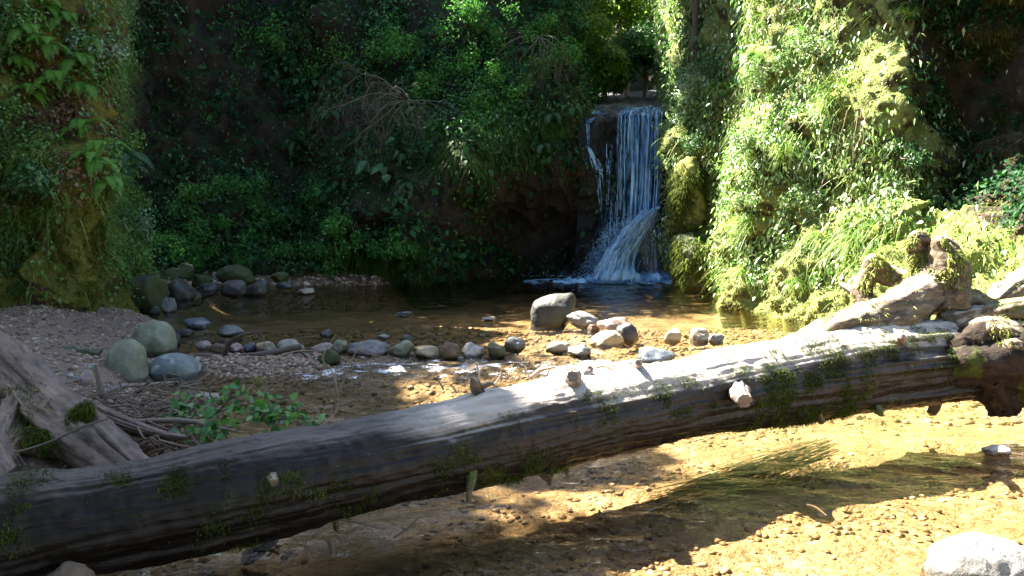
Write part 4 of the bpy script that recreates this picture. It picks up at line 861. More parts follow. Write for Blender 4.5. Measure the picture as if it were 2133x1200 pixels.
# right cliff: hanging ivy, grasses and thick yellow moss
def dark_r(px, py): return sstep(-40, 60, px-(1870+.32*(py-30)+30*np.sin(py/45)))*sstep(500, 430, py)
def mr(G, px, py): return (.18+clump(G, 121, 1.2, -.2, .3))*(1-.96*dark_r(px-40, py))*sstep(640, 520, py)
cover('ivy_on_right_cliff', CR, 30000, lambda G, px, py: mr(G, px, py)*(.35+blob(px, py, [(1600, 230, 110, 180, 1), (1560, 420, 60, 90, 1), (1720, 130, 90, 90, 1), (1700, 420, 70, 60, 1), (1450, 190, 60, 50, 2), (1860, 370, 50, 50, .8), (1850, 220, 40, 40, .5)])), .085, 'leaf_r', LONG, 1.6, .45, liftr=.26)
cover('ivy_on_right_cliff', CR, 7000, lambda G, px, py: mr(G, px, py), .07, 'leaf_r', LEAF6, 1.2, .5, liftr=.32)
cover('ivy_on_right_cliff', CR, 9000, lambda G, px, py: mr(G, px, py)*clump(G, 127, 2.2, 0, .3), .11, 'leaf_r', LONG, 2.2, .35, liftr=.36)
cover('ivy_on_right_cliff', CR, 4000, lambda G, px, py: blob(px, py, [(1440, 210, 50, 50, 1), (1500, 130, 60, 50, .7), (1430, 60, 50, 60, .4)]), .09, 'leaf_mid', LEAF, 1.0, .6, liftr=.3)
grasscover('grass_on_right_cliff', CR, 9000, lambda G, px, py: (1-.95*dark_r(px-50, py))*clump(G, 123, 1.9, -.05, .3)*(.3+blob(px, py, [(1720, 180, 40, 30, 2), (1615, 280, 40, 40, 1.4), (1760, 480, 70, 40, 2.5), (1560, 470, 50, 60, 1.2), (1860, 270, 40, 40, 1), (1660, 90, 60, 40, .6), (1580, 560, 60, 40, 1)]))*sstep(640, 560, py), .24, 'grass', .013, 1.3)
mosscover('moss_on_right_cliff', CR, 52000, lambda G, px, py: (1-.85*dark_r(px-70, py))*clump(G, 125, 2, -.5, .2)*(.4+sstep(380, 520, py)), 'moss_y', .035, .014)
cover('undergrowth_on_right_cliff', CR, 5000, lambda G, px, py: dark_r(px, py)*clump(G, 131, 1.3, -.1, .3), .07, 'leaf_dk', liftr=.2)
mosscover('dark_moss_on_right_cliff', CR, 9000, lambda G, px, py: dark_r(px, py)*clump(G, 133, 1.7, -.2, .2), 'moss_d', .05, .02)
mosscover('moss_on_waterfall_side', CR, 5000, lambda G, px, py: blob(px, py, [(1440, 380, 50, 110, 1)]), 'moss_y', .05, .02)
# leaf litter on the far shore
n = 2600; x = rng.uniform(-6.5, -2.2, n); y = rng.uniform(16.9, 18.8, n); z = bed(x, y)+.03
g = Geo(); add_leaves(g, np.stack([x, y, z], -1), np.tile([0, 0, 1.], (n, 1)), .05+.05*rng.random(n), rng, LEAF, 0, 1, nj=.6); tag(g.build('leaf_litter', M['dead_leaf']), kind='stuff')
# ================================================================ ADDED SHADE CANOPY AND BACKGROUND TREES
def crown_geo(c, r, n, size, rng, lumps=9, squash=.8, tpl=LEAF):
    """leaf clumps spread through an uneven volume"""
    cc = np.asarray(c)+rng.normal(size=(lumps, 3))*np.array([r, r, r*squash])*.45; rr = r*rng.uniform(.35, .6, lumps)
    k = rng.integers(0, lumps, n); d = unit(rng.normal(size=(n, 3))); P = cc[k]+d*(rr[k]*rng.random(n)**.45)[:, None]
    g = Geo(); add_leaves(g, P, d, size*(.6+.8*rng.random(n)), rng, tpl, .5, .8); return g, cc
def tree(foot, top, r, n, size, leafm, label, group=None, trunk_r=.16, rng=None, name='tree', lumps=9, lean=None, bark='bark'):
    foot = np.array(foot, float); top = np.array(top, float)
    t = empty(name, foot, label, 'tree', group)
    g = Geo(); mid = (foot+top)/2+rng.normal(size=3)*.15
    add_tube(g, [foot-[0, 0, .4], foot, mid, top], [trunk_r*1.3, trunk_r, trunk_r*.75, trunk_r*.35], n=30, seg=12, amp=.12, fr=4)
    cg, cc = crown_geo(top, r, n, size, rng, lumps)
    for c in cc: add_tube(g, [mid*.5+top*.5, (top+c)/2+rng.normal(size=3)*.2, c], [trunk_r*.45, trunk_r*.25, .02], n=10, seg=6)
    g.build('trunk', M[bark], t); cg.build('crown', M[leafm], t); return t
rng = np.random.default_rng(31)
edge = [(6.4, 19.4), (5.4, 18.8), (4.3, 18.2), (2.9, 17.8), (1.5, 17.3), (.1, 15.5), (-1.2, 13.4), (-1.7, 11.4), (-1.9, 10), (-1.7, 8.6), (-1.3, 7.2), (-1.0, 5.9), (-.8, 4.9), (-.6, 4.1), (-.6, 3.0), (-.7, 1.6), (-.9, 0)]  # wanted shadow edge on the ground, followed by the added crowns
ed = np.array(edge); tn = unit(np.gradient(ed, axis=0)); on = np.stack([tn[:, 1], -tn[:, 0]], -1)
for i in range(len(ed)):
    if on[i] @ np.array([-.6, .6]) < 0: on[i] = -on[i]
def shade_tree(g2, h, r, n, lab):  # unseen tree, added so that its crown shades the ground around g2
    top = np.array([g2[0]-SA*h, g2[1]+SB*h, h])
    foot = np.array([min(top[0]-1.2, -9.5) if top[0] < -6 else top[0], top[1] if top[0] < -6 else max(top[1]+1.5, 25.0), 8.6 if top[1] < 19 else 7.5])
    return tree(foot, top, r, n, .30, 'leaf_dk', lab, 'tall trees on the rim of the gorge', .2, rng, lumps=12)
for i in range(len(ed)): shade_tree(ed[i]+on[i]*1.55, 12.5+rng.uniform(-.8, .8), 1.7, 4200, 'tall leafy tree on the rim of the gorge above the shaded cliffs')
for i in range(0, len(ed), 2):
    shade_tree(ed[i]+on[i]*4.4, 14+rng.uniform(-1, 1), 2.6, 4200, 'tall leafy tree on the rim of the gorge above the shaded cliffs')
    if 5 < i < 14: shade_tree(ed[i]+on[i]*8.2, 15+rng.uniform(-1, 1), 3.0, 4200, 'tall leafy tree on the rim of the gorge above the shaded cliffs')
for (x, y, h, r_) in [(-5, -4.5, 6.5, 3.0), (-1.5, -6, 8, 3.2), (2.5, -6.5, 7.5, 3.2), (6, -5, 8, 3.0), (-8, -1, 8, 3), (8.5, -1.5, 8, 2.8), (0, -9, 5, 3.4), (5.5, -9, 4.5, 3.2), (-4.5, -9, 4, 3)]:
    tree((x, y, bed(x, y)), (x, y, h), r_, 3800, .32, 'leaf_dk', 'bushy tree on the path side of the stream behind the viewer', 'trees behind the viewer', .18, rng, lumps=12)  # crowns added to block sky light from behind the camera
def shrub(px, py, surf, r, n, size, leafm, label, group, off=.25, tpl=LEAF):
    P, N = surf.pick(px, py); c = P+N*off; t = empty('shrub', P, label, 'shrub', group)
    g, cc = crown_geo(c, r, n, size, rng, 7, .7, tpl); gt = Geo()
    for q in cc: add_tube(gt, [P-N*.05, (P+q)/2+rng.normal(size=3)*.04, q], [.014, .009, .003], n=8, seg=5)
    gt.build('stem', M['twig_dark'], t); g.build('leaves', M[leafm], t)
for px, py, r in [(380, 505, .5), (450, 470, .55), (520, 500, .5), (590, 470, .55), (650, 500, .5), (720, 470, .45), (760, 500, .45), (560, 420, .55), (480, 400, .5), (670, 410, .5), (410, 420, .5), (620, 530, .4), (500, 540, .4), (420, 545, .4), (700, 530, .4), (830, 500, .4)]:
    shrub(px, py, CB, r, 700, .075, 'leaf_hump', 'low dark green leafy shrub on the shaded slope above the far shore', 'shrubs on the shaded slope', .3)
for px, py, r in [(900, 190, .5), (960, 150, .55), (1030, 170, .5), (1000, 230, .45), (1080, 210, .5), (1140, 160, .5), (870, 100, .6), (1060, 80, .6), (960, 60, .6), (1150, 60, .6), (1185, 130, .5), (780, 90, .6), (700, 130, .6), (900, 280, .4), (600, 70, .6)]:
    shrub(px, py, CB, r, 750, .075, 'leaf_hump', 'bushy green shrub on the high hump left of the waterfall', 'shrubs on the hump', .35)
for px, py, r, mm, lab in [(255, 330, .42, 'leaf_l', 'light green shrub leaning out from the left cliff below its dark ferns'), (280, 400, .42, 'leaf_l', 'light green shrub on the right flank of the left cliff at mid height'), (295, 470, .42, 'leaf_pale', 'pale leaved shrub sticking out farthest from the left cliff'), (270, 540, .35, 'leaf_l', 'low green shrub at the right foot of the left cliff'), (215, 110, .35, 'leaf_pale', 'shiny pale leaved shrub at the top right of the left cliff'), (60, 50, .45, 'leaf_l', 'bushy green shrub in the top left corner'), (150, 90, .45, 'leaf_l', 'bushy green shrub near the top of the left cliff beside the corner one'), (40, 250, .35, 'leaf_l', 'green shrub at the left edge halfway up the left cliff'), (110, 380, .28, 'leaf_mid', 'dark leaved shrub left of the mossy nose of the left cliff')]:
    shrub(px, py, CL, r, 900, .06, mm, lab, 'shrubs on the left cliff', .15)
for px, py, r, mm, lab in [(1440, 210, .55, 'leaf_pale', 'pale leaved shrub hanging right beside the waterfall lip'), (1490, 140, .5, 'leaf_mid', 'darker shrub above the pale one beside the waterfall lip'), (1600, 150, .4, 'leaf_r', 'sunlit shrub high on the left part of the sunlit cliff'), (1560, 300, .35, 'leaf_r', 'sunlit shrub on the left edge of the sunlit cliff'), (1545, 420, .33, 'leaf_r', 'lower sunlit shrub on the left edge of the sunlit cliff'), (1700, 100, .4, 'leaf_r', 'sunlit shrub near the top of the sunlit cliff'), (1660, 400, .33, 'leaf_r', 'sunlit shrub in the middle of the sunlit cliff'), (1440, 300, .3, 'leaf_mid', 'small leafy shrub drooping over the top of the tall mossy block by the waterfall'), (1415, 430, .2, 'leaf_mid', 'tiny shrub low beside the waterfall on the cliff edge'), (1880, 330, .25, 'leaf_mid', 'small shrub at the edge of the dark hollow in the right cliff')]:
    shrub(px, py, CR, r, 900, .06, mm, lab, 'shrubs on the right cliff', .12, LONG)
for (fx, fy, x, y, h, r_) in [(-5.6, 2.4, -3.6, 2.6, 6.2, 1.6), (-6.8, 3.6, -6.0, 4.6, 6.6, 1.8), (-3.4, -.8, -1.2, 1.4, 6.2, 1.8), (-4.6, .6, -3.2, .4, 5.5, 2.2)]:
    tree((fx, fy, bed(fx, fy)), (x, y, h), r_, 4200, .24, 'leaf_mid', 'tree on the left bank with its crown overhanging the near end of the trunk', 'trees overhanging the near bank', .14, rng, lumps=12)  # crowns added to cut sky light over the near left water
# small trees in the notch above the waterfall
for (px, py, D, r, n, mm, lab, fx) in [(1255, 130, 27, 1.1, 5200, 'leaf_bright', 'bright green bushy tree left above the waterfall lip', 1265), (1340, 100, 31, 1.5, 6000, 'leaf_mid', 'glossy green tree in the middle of the notch above the waterfall', 1340),
                                    (1290, -20, 33, 2.2, 7000, 'leaf_bright', 'tall backlit tree behind the notch at the top edge', 1300), (1180, -60, 31, 2.2, 6000, 'leaf_mid', 'leafy tree at the top edge left of the notch', 1190), (1440, -90, 28, 1.8, 5000, 'leaf_mid', 'leafy tree at the top edge right of the notch', 1425)]:
    tree(pt(fx, 240 if D < 32 else 225, D), pt(px, py, D), r, n, .14, mm, lab, None, .12, rng, lumps=12)
tree(pt(1437, 200, 18.6)-[0, 0, .3], pt(1446, -170, 18.4), 1.2, 2500, .12, 'leaf_mid', 'slender brown tree trunk rising right of the waterfall', None, .10, rng)
# unseen tree added on the right rim to shade the cliff's hollow and upper left
t = empty('tree', (7.2, 17.5, 9.5), 'leafy tree leaning out from the right rim high above the sunlit cliff', 'tree', 'tall trees on the rim of the gorge')
g = Geo(); cs = [(2.7, 15.1, 10.6, 1.0), (3.5, 14.5, 10.8, 1.05), (3.1, 16.2, 10.7, 1.0), (4.4, 15.2, 11.2, 1.3), (2.6, 16.9, 10.8, .8), (5.2, 14.2, 11.2, 1.1)]
gt = Geo(); add_tube(gt, [(7.2, 17.5, 8.6), (7, 17.3, 9.6), (5.5, 16.2, 10.5), (4, 15.4, 10.9)], [.22, .2, .13, .05], n=26, seg=10, amp=.1)
for (x, y, z, r) in cs:
    d = unit(rng.normal(size=(1500, 3))); add_leaves(g, np.array([x, y, z])+d*(r*rng.random(1500)**.4)[:, None]*np.array([1, 1, .6]), d, .26*(.6+.8*rng.random(1500)), rng, LEAF, .5, .8)
    add_tube(gt, [(5.5, 16.2, 10.5), ((5.5+x)/2, (16.2+y)/2, (10.5+z)/2+.2), (x, y, z)], [.09, .06, .02], n=10, seg=6)
for (x, y, z, r) in [(.4, 20.9, 10.3, .8), (1.0, 20.0, 10.2, .8), (1.5, 19.2, 10.2, .85), (1.9, 18.4, 10.4, .75), (1.9, 20.3, 11.2, 1.0), (2.6, 19.1, 11.2, .9), (-.5, 22.6, 10.3, .8), (.2, 22.0, 10.6, .85), (.9, 21.6, 11, .85), (1.6, 21.0, 11.6, .9), (-.9, 23.5, 10.4, .8)]:
    d = unit(rng.normal(size=(1300, 3))); add_leaves(g, np.array([x, y, z])+d*(r*rng.random(1300)**.4)[:, None]*np.array([1, 1, .6]), d, .22*(.6+.8*rng.random(1300)), rng, LEAF, .5, .8)
    add_tube(gt, [(5.5, 16.2, 10.5), ((5.5+x)/2, (16.2+y)/2, (10.5+z)/2+.3), (x, y, z)], [.09, .06, .02], n=10, seg=6)
gt.build('trunk', M['bark'], t); g.build('crown', M['leaf_mid'], t)
shade_tree(np.array([-3.8, 12.2]), 13, 2.0, 3000, 'tall leafy tree on the rim of the gorge above the shaded cliffs')  # more added crowns, closing sunlit gaps on the left of the pool
shade_tree(np.array([-5.2, 13.2]), 13, 2.2, 3500, 'tall leafy tree on the rim of the gorge above the shaded cliffs')
shade_tree(np.array([-3.4, 9.8]), 13.5, 2.0, 3000, 'tall leafy tree on the rim of the gorge above the shaded cliffs')

# ================================================================ STICKS, BRANCHES, WEEDS
rng = np.random.default_rng(41)
def stick(path, rad, m_, label, name='stick', cat='stick', group=None, subs=(), amp=.18, n=40, seg=9):
    """a stick through photo points (px,py,D); side twigs are its parts"""
    p = [pt(*a) for a in path]; o = empty(name, p[0], label, cat, group)
    g = Geo(); add_tube(g, p, rad, n=n, seg=seg, amp=amp, fr=9, seed=len(bpy.data.objects)); g.build('stem', M[m_], o)
    for sp, sr in subs:
        g = Geo(); add_tube(g, [pt(*a) for a in sp], sr, n=20, seg=7, amp=amp, fr=12); g.build('side_twig', M[m_], o)
    return o
stick([(285, 760, 8.5), (340, 748, 8.55), (400, 742, 8.65), (480, 744, 8.75), (550, 738, 8.85), (600, 727, 9.0), (628, 722, 9.05)], [.03, .033, .034, .034, .034, .036, .034], 'twig_dark',
      'dark curved branch lying across the gravel spit with a raised fork', 'fallen_branch', 'branch', None,
      [([(466, 744, 8.75), (472, 728, 8.7), (480, 712, 8.65), (498, 700, 8.6), (520, 694, 8.6), (546, 690, 8.6)], [.030, .026, .022, .018, .013, .007]), ([(540, 692, 8.6), (547, 703, 8.58), (551, 718, 8.55)], [.012, .010, .003]), ([(628, 734, 9.0), (640, 744, 8.95), (652, 756, 8.9)], [.016, .014, .012])])
stick([(210, 880, 6.3), (218, 850, 6.1), (208, 800, 6.05), (200, 758, 6.0)], [.022, .028, .024, .012], 'twig_grey', 'thick pale stick standing upright beside the upright boulder')
stick([(218, 818, 6.2), (260, 804, 6.3), (300, 802, 6.4), (372, 794, 6.6)], [.016, .017, .015, .008], 'twig_grey', 'pale stick lying level in front of the mottled boulder')
stick([(282, 822, 6.1), (300, 806, 6.1), (316, 792, 6.1)], [.014, .012, .008], 'twig_dark', 'short dark stick crossing the level pale stick')
stick([(148, 822, 5.8), (180, 834, 5.75), (225, 845, 5.7)], [.016, .017, .010], 'twig_grey', 'pale stick at the broken stub of the driftwood')
stick([(170, 905, 5.2), (235, 880, 5.1), (300, 878, 5.0), (360, 876, 5.0), (420, 880, 5.0), (485, 890, 4.9)], [.026, .022, .02, .018, .016, .010], 'twig', 'long tan branch running under the green leafy sprig')
stick([(410, 880, 5.0), (460, 892, 4.9), (515, 902, 4.7)], [.013, .012, .005], 'twig', 'thin tan twig ending at the top edge of the trunk')
stick([(18, 932, 4.2), (40, 940, 4.15), (110, 918, 4.1), (170, 890, 4.1), (225, 872, 4.2)], [.004, .006, .006, .006, .004], 'twig_dark', 'thin dark twig lying across the driftwood hollow')
stick([(640, 905, 4.6), (690, 870, 4.9), (705, 840, 5.0), (700, 800, 5.05), (690, 770, 5.1), (672, 745, 5.1), (698, 700, 5.1)], [.006, .006, .005, .005, .004, .0035, .002], 'twig', 'tall dry forked weed stem in front of the row of stones', 'dry_weed', 'weed', None,
      [([(705, 848, 4.98), (755, 820, 5.0), (770, 760, 5.0), (782, 735, 5.0), (820, 715, 5.0)], [.005, .005, .004, .003, .002]), ([(702, 830, 5.0), (728, 760, 5.0), (745, 728, 5.0), (762, 705, 5.0)], [.005, .004, .003, .002]),
       ([(745, 728, 5.0), (780, 740, 5.0), (830, 746, 5.0)], [.003, .003, .002]), ([(696, 862, 4.95), (697, 830, 4.9), (690, 806, 4.9)], [.004, .003, .002]), ([(700, 818, 5.0), (732, 812, 5.0)], [.003, .002])])
stick([(535, 790, 5.6), (560, 760, 5.7), (600, 735, 5.8), (650, 731, 5.9), (672, 740, 6.0)], [.005, .005, .004, .004, .003], 'twig', 'arching dry stalk left of the mossy stone', 'dry_weed', 'weed')
stick([(502, 832, 5.3), (520, 808, 5.35), (540, 790, 5.4)], [.005, .005, .005], 'twig', 'dry stalk carrying a small pale green seed head', 'seed_stalk', 'weed')
stick([(440, 830, 5.2), (434, 805, 5.2), (432, 785, 5.2)], [.005, .004, .003], 'twig_dark', 'thin dark upright twig above the leafy sprig')
for (a, b, c, lab) in [((924, 812, 4.6), (914, 792, 4.6), (908, 772, 4.6), 'pale upright twig behind the trunk, leftmost of the thin ones at the dark stub'), ((952, 818, 4.6), (944, 808, 4.6), (938, 802, 4.6), 'shortest pale twig behind the trunk left of the dark stub'), ((1030, 802, 4.7), (1040, 786, 4.7), (1044, 773, 4.7), 'thin pale twig rising right of the dark stub on the trunk'), ((998, 790, 4.8), (996, 772, 4.8), (992, 755, 4.8), 'tallest faint twig right behind the dark stub'), ((1104, 792, 4.8), (1098, 775, 4.8), (1094, 762, 4.8), 'faint thin twig left of the brown forked stick')]:
    stick([a, b, c], [.006, .005, .003], 'twig_grey', lab, 'twig', 'twig')
stick([(1105, 787, 4.9), (1125, 772, 4.95), (1150, 758, 5.0)], [.014, .016, .012], 'twig', 'brown forked stick leaning on the trunk beside the round knot', 'stick', 'stick', None, [([(1138, 785, 4.95), (1147, 765, 4.95), (1150, 752, 4.95)], [.006, .006, .004]), ([(1128, 770, 4.95), (1148, 766, 4.9), (1158, 766, 4.9)], [.01, .012, .008])])
stick([(712, 1083, 4.05), (750, 1090, 4.0), (800, 1104, 3.95)], [.004, .005, .003], 'twig_grey', 'thin pale twig lying on the rushing water below the trunk')
stick([(820, 1120, 3.95), (850, 1100, 4.0), (870, 1080, 4.05)], [.004, .004, .002], 'twig_dark', 'thin dark curved twig in the golden shallow water below the trunk')
stick([(676, 1120, 3.9), (688, 1132, 3.88), (694, 1158, 3.8)], [.010, .014, .012], 'twig', 'short brown stick in the water under the trunk')
stick([(1680, 1052, 4.55), (1700, 1058, 4.52), (1722, 1074, 4.45)], [.008, .010, .005], 'twig_dark', 'dark short stick lying on the sunlit stream bed at the right')
# tangled heap of twigs
g = Geo()
for i in range(230):
    px = rng.uniform(150, 440); py = rng.uniform(800, 935)-.10*(px-150)*0; D = 6.35-(py-790)*.0105+rng.normal()*.15
    a = rng.uniform(-1.2, 1.2); L = rng.uniform(15, 70); c = pt(px, py, D); d = np.array([math.cos(a), rng.normal()*.4, math.sin(a)*.6])*L/FPX*D
    add_tube(g, [c-d, c-d*.3+rng.normal(size=3)*.02, c+d*.3+rng.normal(size=3)*.03, c+d], np.array([1, .9, .7, .3])*rng.uniform(.003, .009), rnd=rng.random(), n=9, seg=5, cap=False)
tag(g.build('twig_heap', M['twig']), kind='stuff')
g = Geo(); n = 900; px = rng.uniform(140, 460, n); py = rng.uniform(820, 950, n); D = 6.4-(py-790)*.0105
add_leaves(g, pt(px, py, D)-[0, 0, .03], np.tile([0, 0, 1.], (n, 1)), .035+.03*rng.random(n), rng, LEAF, .1, 1); tag(g.build('leaf_litter', M['dead_leaf']), kind='stuff')
# fresh leafy sprig caught behind the trunk
lp = empty('leafy_sprig', gd(520, 900, 0), 'fresh bright green leafy sprig caught behind the trunk', 'plant')
stems = [[(350, 880, 5.2), (420, 870, 5.1), (480, 850, 5.0), (560, 835, 4.95)], [(420, 900, 5.0), (500, 880, 4.9), (560, 860, 4.8), (625, 865, 4.8)], [(440, 870, 5.1), (470, 840, 5.1), (484, 812, 5.1)], [(540, 880, 4.8), (560, 850, 4.85), (556, 825, 4.9)], [(330, 900, 5.1), (400, 905, 4.9), (470, 900, 4.75)], [(370, 880, 5.3), (380, 850, 5.4), (400, 835, 5.4)], [(560, 880, 4.75), (600, 870, 4.75), (645, 872, 4.75)]]
g = Geo(); pts_ = []
for s_p in stems:
    p = np.array([pt(*a) for a in s_p]); add_tube(g, p, [.006, .005, .004, .003][:len(p)], n=20, seg=6); pts_.append(crom(p, 60))
g.build('stem', M['twig_dark'], lp)
pp = np.concatenate(pts_); k = rng.integers(0, len(pp), 420); P = pp[k]+rng.normal(size=(420, 3))*np.array([.06, .06, .035])
_, yy, _ = proj(P); P = P[(yy < 960) & (yy > 800)]; g = Geo()
M['sprig'] = leaf_mat('sprig_leaf', (.02, .09, .015), (.07, .26, .04), (.24, .46, .10), .5, .35, .4)
add_leaves(g, P, np.tile([0, -.5, .8], (len(P), 1)), .055*(.35+1.1*rng.random(len(P))), rng, LEAF6, .3, .9, nj=.95); tag(g.build('leaves', M['sprig'], lp), kind='stuff')
g = Geo(); n = 160; d = unit(rng.normal(size=(n, 3))); add_leaves(g, pt(np.full(n, 538.), np.full(n, 792.), np.full(n, 5.4))+d*.028, d, .016, rng); g.build('seed_head', M['moss_y'], bpy.data.objects['seed_stalk'])
# grass tufts as single plants
def tuft(P, N, L, n, m_, label, group=None, w=.010, droop=1.0, spread=.6, name='grass_tuft'):
    g = Geo(); n = int(n*1.0); D = N*.5+np.array([0, 0, .7])+rng.normal(size=(n, 3))*spread
    add_blades(g, P+rng.normal(size=(n, 3))*L*.10, D, L*(.5+.7*rng.random(n)), w, rng, droop, 5)
    return tag(g.build(name, M[m_], origin=P, smooth=False), label, 'grass', group)
UP = np.array([0, -.3, .9])
tuft(gd(190, 812, .08), UP, .30, 70, 'grass', 'green grass tuft growing left of the upright boulder', None, .010, .5, .25)
for px, py, s, L, n, mm, lab in [(1715, 215, CR, .42, 90, 'grass', 'bright grass tuft below the top ivy of the sunlit cliff'), (1620, 310, CR, .42, 90, 'grass', 'bright grass tuft in the middle of the sunlit cliff'), (1765, 500, CR, .40, 130, 'grass', 'widest bright grass tuft above the root end of the trunk'), (1700, 500, CR, .36, 90, 'grass', 'bright grass tuft left of the widest one above the root end'),
                             (1555, 470, CR, .42, 90, 'grass', 'long grass hanging from the left edge of the sunlit cliff'), (1545, 560, CR, .35, 60, 'grass', 'short grass near the foot of the sunlit cliff edge'), (1640, 590, CR, .3, 60, 'grass', 'grass hanging over the mossy foot of the sunlit cliff'), (1865, 300, CR, .3, 70, 'grass', 'grass tuft beside the dark hollow of the right cliff'), (1880, 20, CR, .3, 50, 'grass', 'small green tuft at the top of the right cliff'),
                             (90, 440, CL, .40, 60, 'grass', 'pale grass tuft hanging on the left cliff beside the mossy nose'), (225, 480, CL, .40, 80, 'grass', 'bright green grass tuft right of the mossy nose of the left cliff'), (265, 520, CL, .45, 90, 'grass', 'broad grass tuft low on the right flank of the left cliff'), (8, 560, CL, .35, 40, 'grass', 'pale grass tuft at the left edge of the picture'),
                             (40, 610, CL, .35, 60, 'grass_dk', 'dark grass tuft at the foot of the left cliff'), (1035, 262, CB, .5, 110, 'grass_dk', 'drooping grass tuft on the hump left of the waterfall'), (980, 345, CB, .5, 130, 'grass_dk', 'rounded grassy cushion hanging above the cave'), (1110, 255, CB, .45, 90, 'grass_dk', 'grass tuft on the hump just left of the waterfall lip')]:
    P, N = s.pick(px, py); tuft(P, N, L, n*1.3, mm, lab, 'grass tufts on the cliffs', .014 if s is CB else .011, 1.2, .45)
# ferns: arching fronds
def fern_geo(L, nf, rng, face):
    g = Geo()
    for i in range(nf):
        a = face+rng.uniform(-1.5, 1.5); l = L*rng.uniform(.75, 1.1); t = np.linspace(0, 1, 22)[1:]
        h = np.array([math.cos(a), math.sin(a), 0]); up = rng.uniform(.35, .9)
        C = h*(l*t*.85)[:, None]+np.array([0, 0, 1])*(l*(up*t-.95*t**2))[:, None]; T = unit(np.gradient(C, axis=0)); S = unit(np.cross(T, [0, 0, 1.])); Nn = np.cross(S, T)
        wd = l*.26*np.sin(np.pi*(t*.9+.08))**.8*(1-t*.35)
        for sg in (-1, 1):
            b = C; d = S*sg+T*.35; tip = b+d*wd[:, None]-Nn*(wd*.15)[:, None]; hw = T*(l*.021)
            m1 = b+d*(wd*.45)[:, None]
            V = np.stack([b-hw*.8, b+hw*.8, m1+hw, tip, m1-hw], 1); F = np.array([(0, 1, 2), (0, 2, 4), (4, 2, 3)])
            g.add(V.reshape(-1, 3), (F[None]+(np.arange(len(t))*5)[:, None, None]).reshape(-1, 3), rng.random()*.8+.1)
        V = np.stack([C-S*l*.004, C+S*l*.004], 1); g.add(V.reshape(-1, 3), gridfaces(len(C), 2), .2)
    return g
FV = {}
for kk, (mm, face) in {'l': ('fern', -.9), 'b': ('fern_dk', -1.57), 'r': ('fern', -2.4)}.items():
    FV[kk] = [fern_geo(1.0, 9, rng, face).build('fern', M[mm], origin=(0, 0, 0), smooth=False) for _ in range(3)]
used = set()
def fern(px, py, s, key, size, label, group):
    P, N = s.pick(px, py); src = FV[key][int(rng.integers(3))]
    o = src if src.name not in used else src.copy()
    if o is src: used.add(src.name)
    else: COL.objects.link(o)
    o.location = P+N*.03; o.scale = (size,)*3; o.rotation_euler = (0, 0, rng.uniform(-.4, .4)); return tag(o, label, 'fern', group)
GL = 'ferns among the ivy on the left cliff'
for px, py, sz in [(60, 60, .5), (110, 95, .5), (165, 125, .6), (120, 170, .55), (175, 190, .55), (70, 190, .45), (190, 260, .5), (30, 120, .45), (150, 40, .5), (220, 300, .5), (205, 330, .5), (95, 20, .5), (235, 380, .5), (262, 430, .5), (180, 90, .5)]:
    fern(px, py, CL, 'l', sz, 'green fern with arching fronds among the ivy on the left cliff', GL)
for px, py, sz, lab in [(290, 310, .85, 'large dark fern spreading from the left cliff into the shadow'), (300, 360, .6, 'second dark fern just below the large one beside the left cliff')]: fern(px, py, CL, 'b', sz, lab, 'dark ferns beside the left cliff')
for px, py, sz in [(1090, 225, .6), (1150, 235, .6), (1175, 225, .55), (1000, 190, .6), (960, 220, .6), (1130, 180, .5), (1060, 160, .6), (900, 300, .5), (840, 330, .45), (835, 380, .45), (1125, 300, .5), (620, 300, .6), (660, 380, .6), (590, 420, .6), (700, 240, .6), (500, 350, .6), (400, 420, .6), (540, 470, .5), (760, 150, .6), (870, 120, .6), (1080, 100, .6)]:
    fern(px, py, CB, 'b', sz, 'dark green fern on the shaded back cliff left of the waterfall', 'ferns on the shaded back cliff')
for px, py, sz in [(1500, 170, .45), (1560, 120, .45), (1475, 120, .4), (1660, 60, .4)]: fern(px, py, CR, 'r', sz, 'small fern high on the right cliff near the ivy', 'ferns high on the right cliff')
for L_ in FV.values():
    for o in L_:
        if o.name not in used: bpy.data.objects.remove(o)
# big single leaves on the back wall
for px, py, lab in [(762, 358, 'pair of broad pale green leaves on the back cliff'), (832, 398, 'broad leafy seedling drooping on the back cliff above the cave'), (812, 345, 'small leafy seedling between the two broad leaved ones')]:
    P, N = CB.pick(px, py); g = Geo(); add_leaves(g, P+N*.12+rng.normal(size=(5, 3))*.10, np.tile([-.2, -1, .5], (5, 1)), .24, rng, LEAF6, 1.2, .4, nj=.2); tag(g.build('broadleaf_plant', M['leaf_mid'], origin=P), lab, 'plant')
# dead brushwood
def brush(P0, dirs, L, label, m_='twig_shade', depth=4, r0=.02, name='dead_bush', sag=.25):
    g = Geo()
    def grow(p, d, l, r, k):
        n = 4; q = [p]
        for i in range(n):
            d = unit(d+rng.normal(size=3)*.22-np.array([0, 0, sag*.3])); q.append(q[-1]+d*l/n)
        add_tube(g, q, np.linspace(r, r*.55, n+1), rnd=rng.random(), n=8, seg=4, cap=False)
        if k:
            for j in range(3 if k > 1 else 4):
                a = q[int(rng.integers(1, n+1))]; grow(a, unit(d+rng.normal(size=3)*.65), l*rng.uniform(.5, .8), r*.55, k-1)
    for d in dirs: grow(np.array(P0), unit(np.array(d, float)), L, r0, depth)
    return tag(g.build(name, M[m_], origin=P0), label, 'dead bush')
P, N = CB.pick(850, 230); brush(P+N*.45, [(-1, -.6, .3), (-.8, -.8, .6), (-.3, -.8, .7), (-1, -.4, -.1), (.2, -.8, .5), (.5, -.7, -.5), (-.2, -.8, -.4), (1, -.4, .3), (-1, -.3, .5), (-.9, -.4, .9)], 1.15, 'tangled grey dead bush hanging left of centre on the back cliff', r0=.014, depth=5, sag=.5)
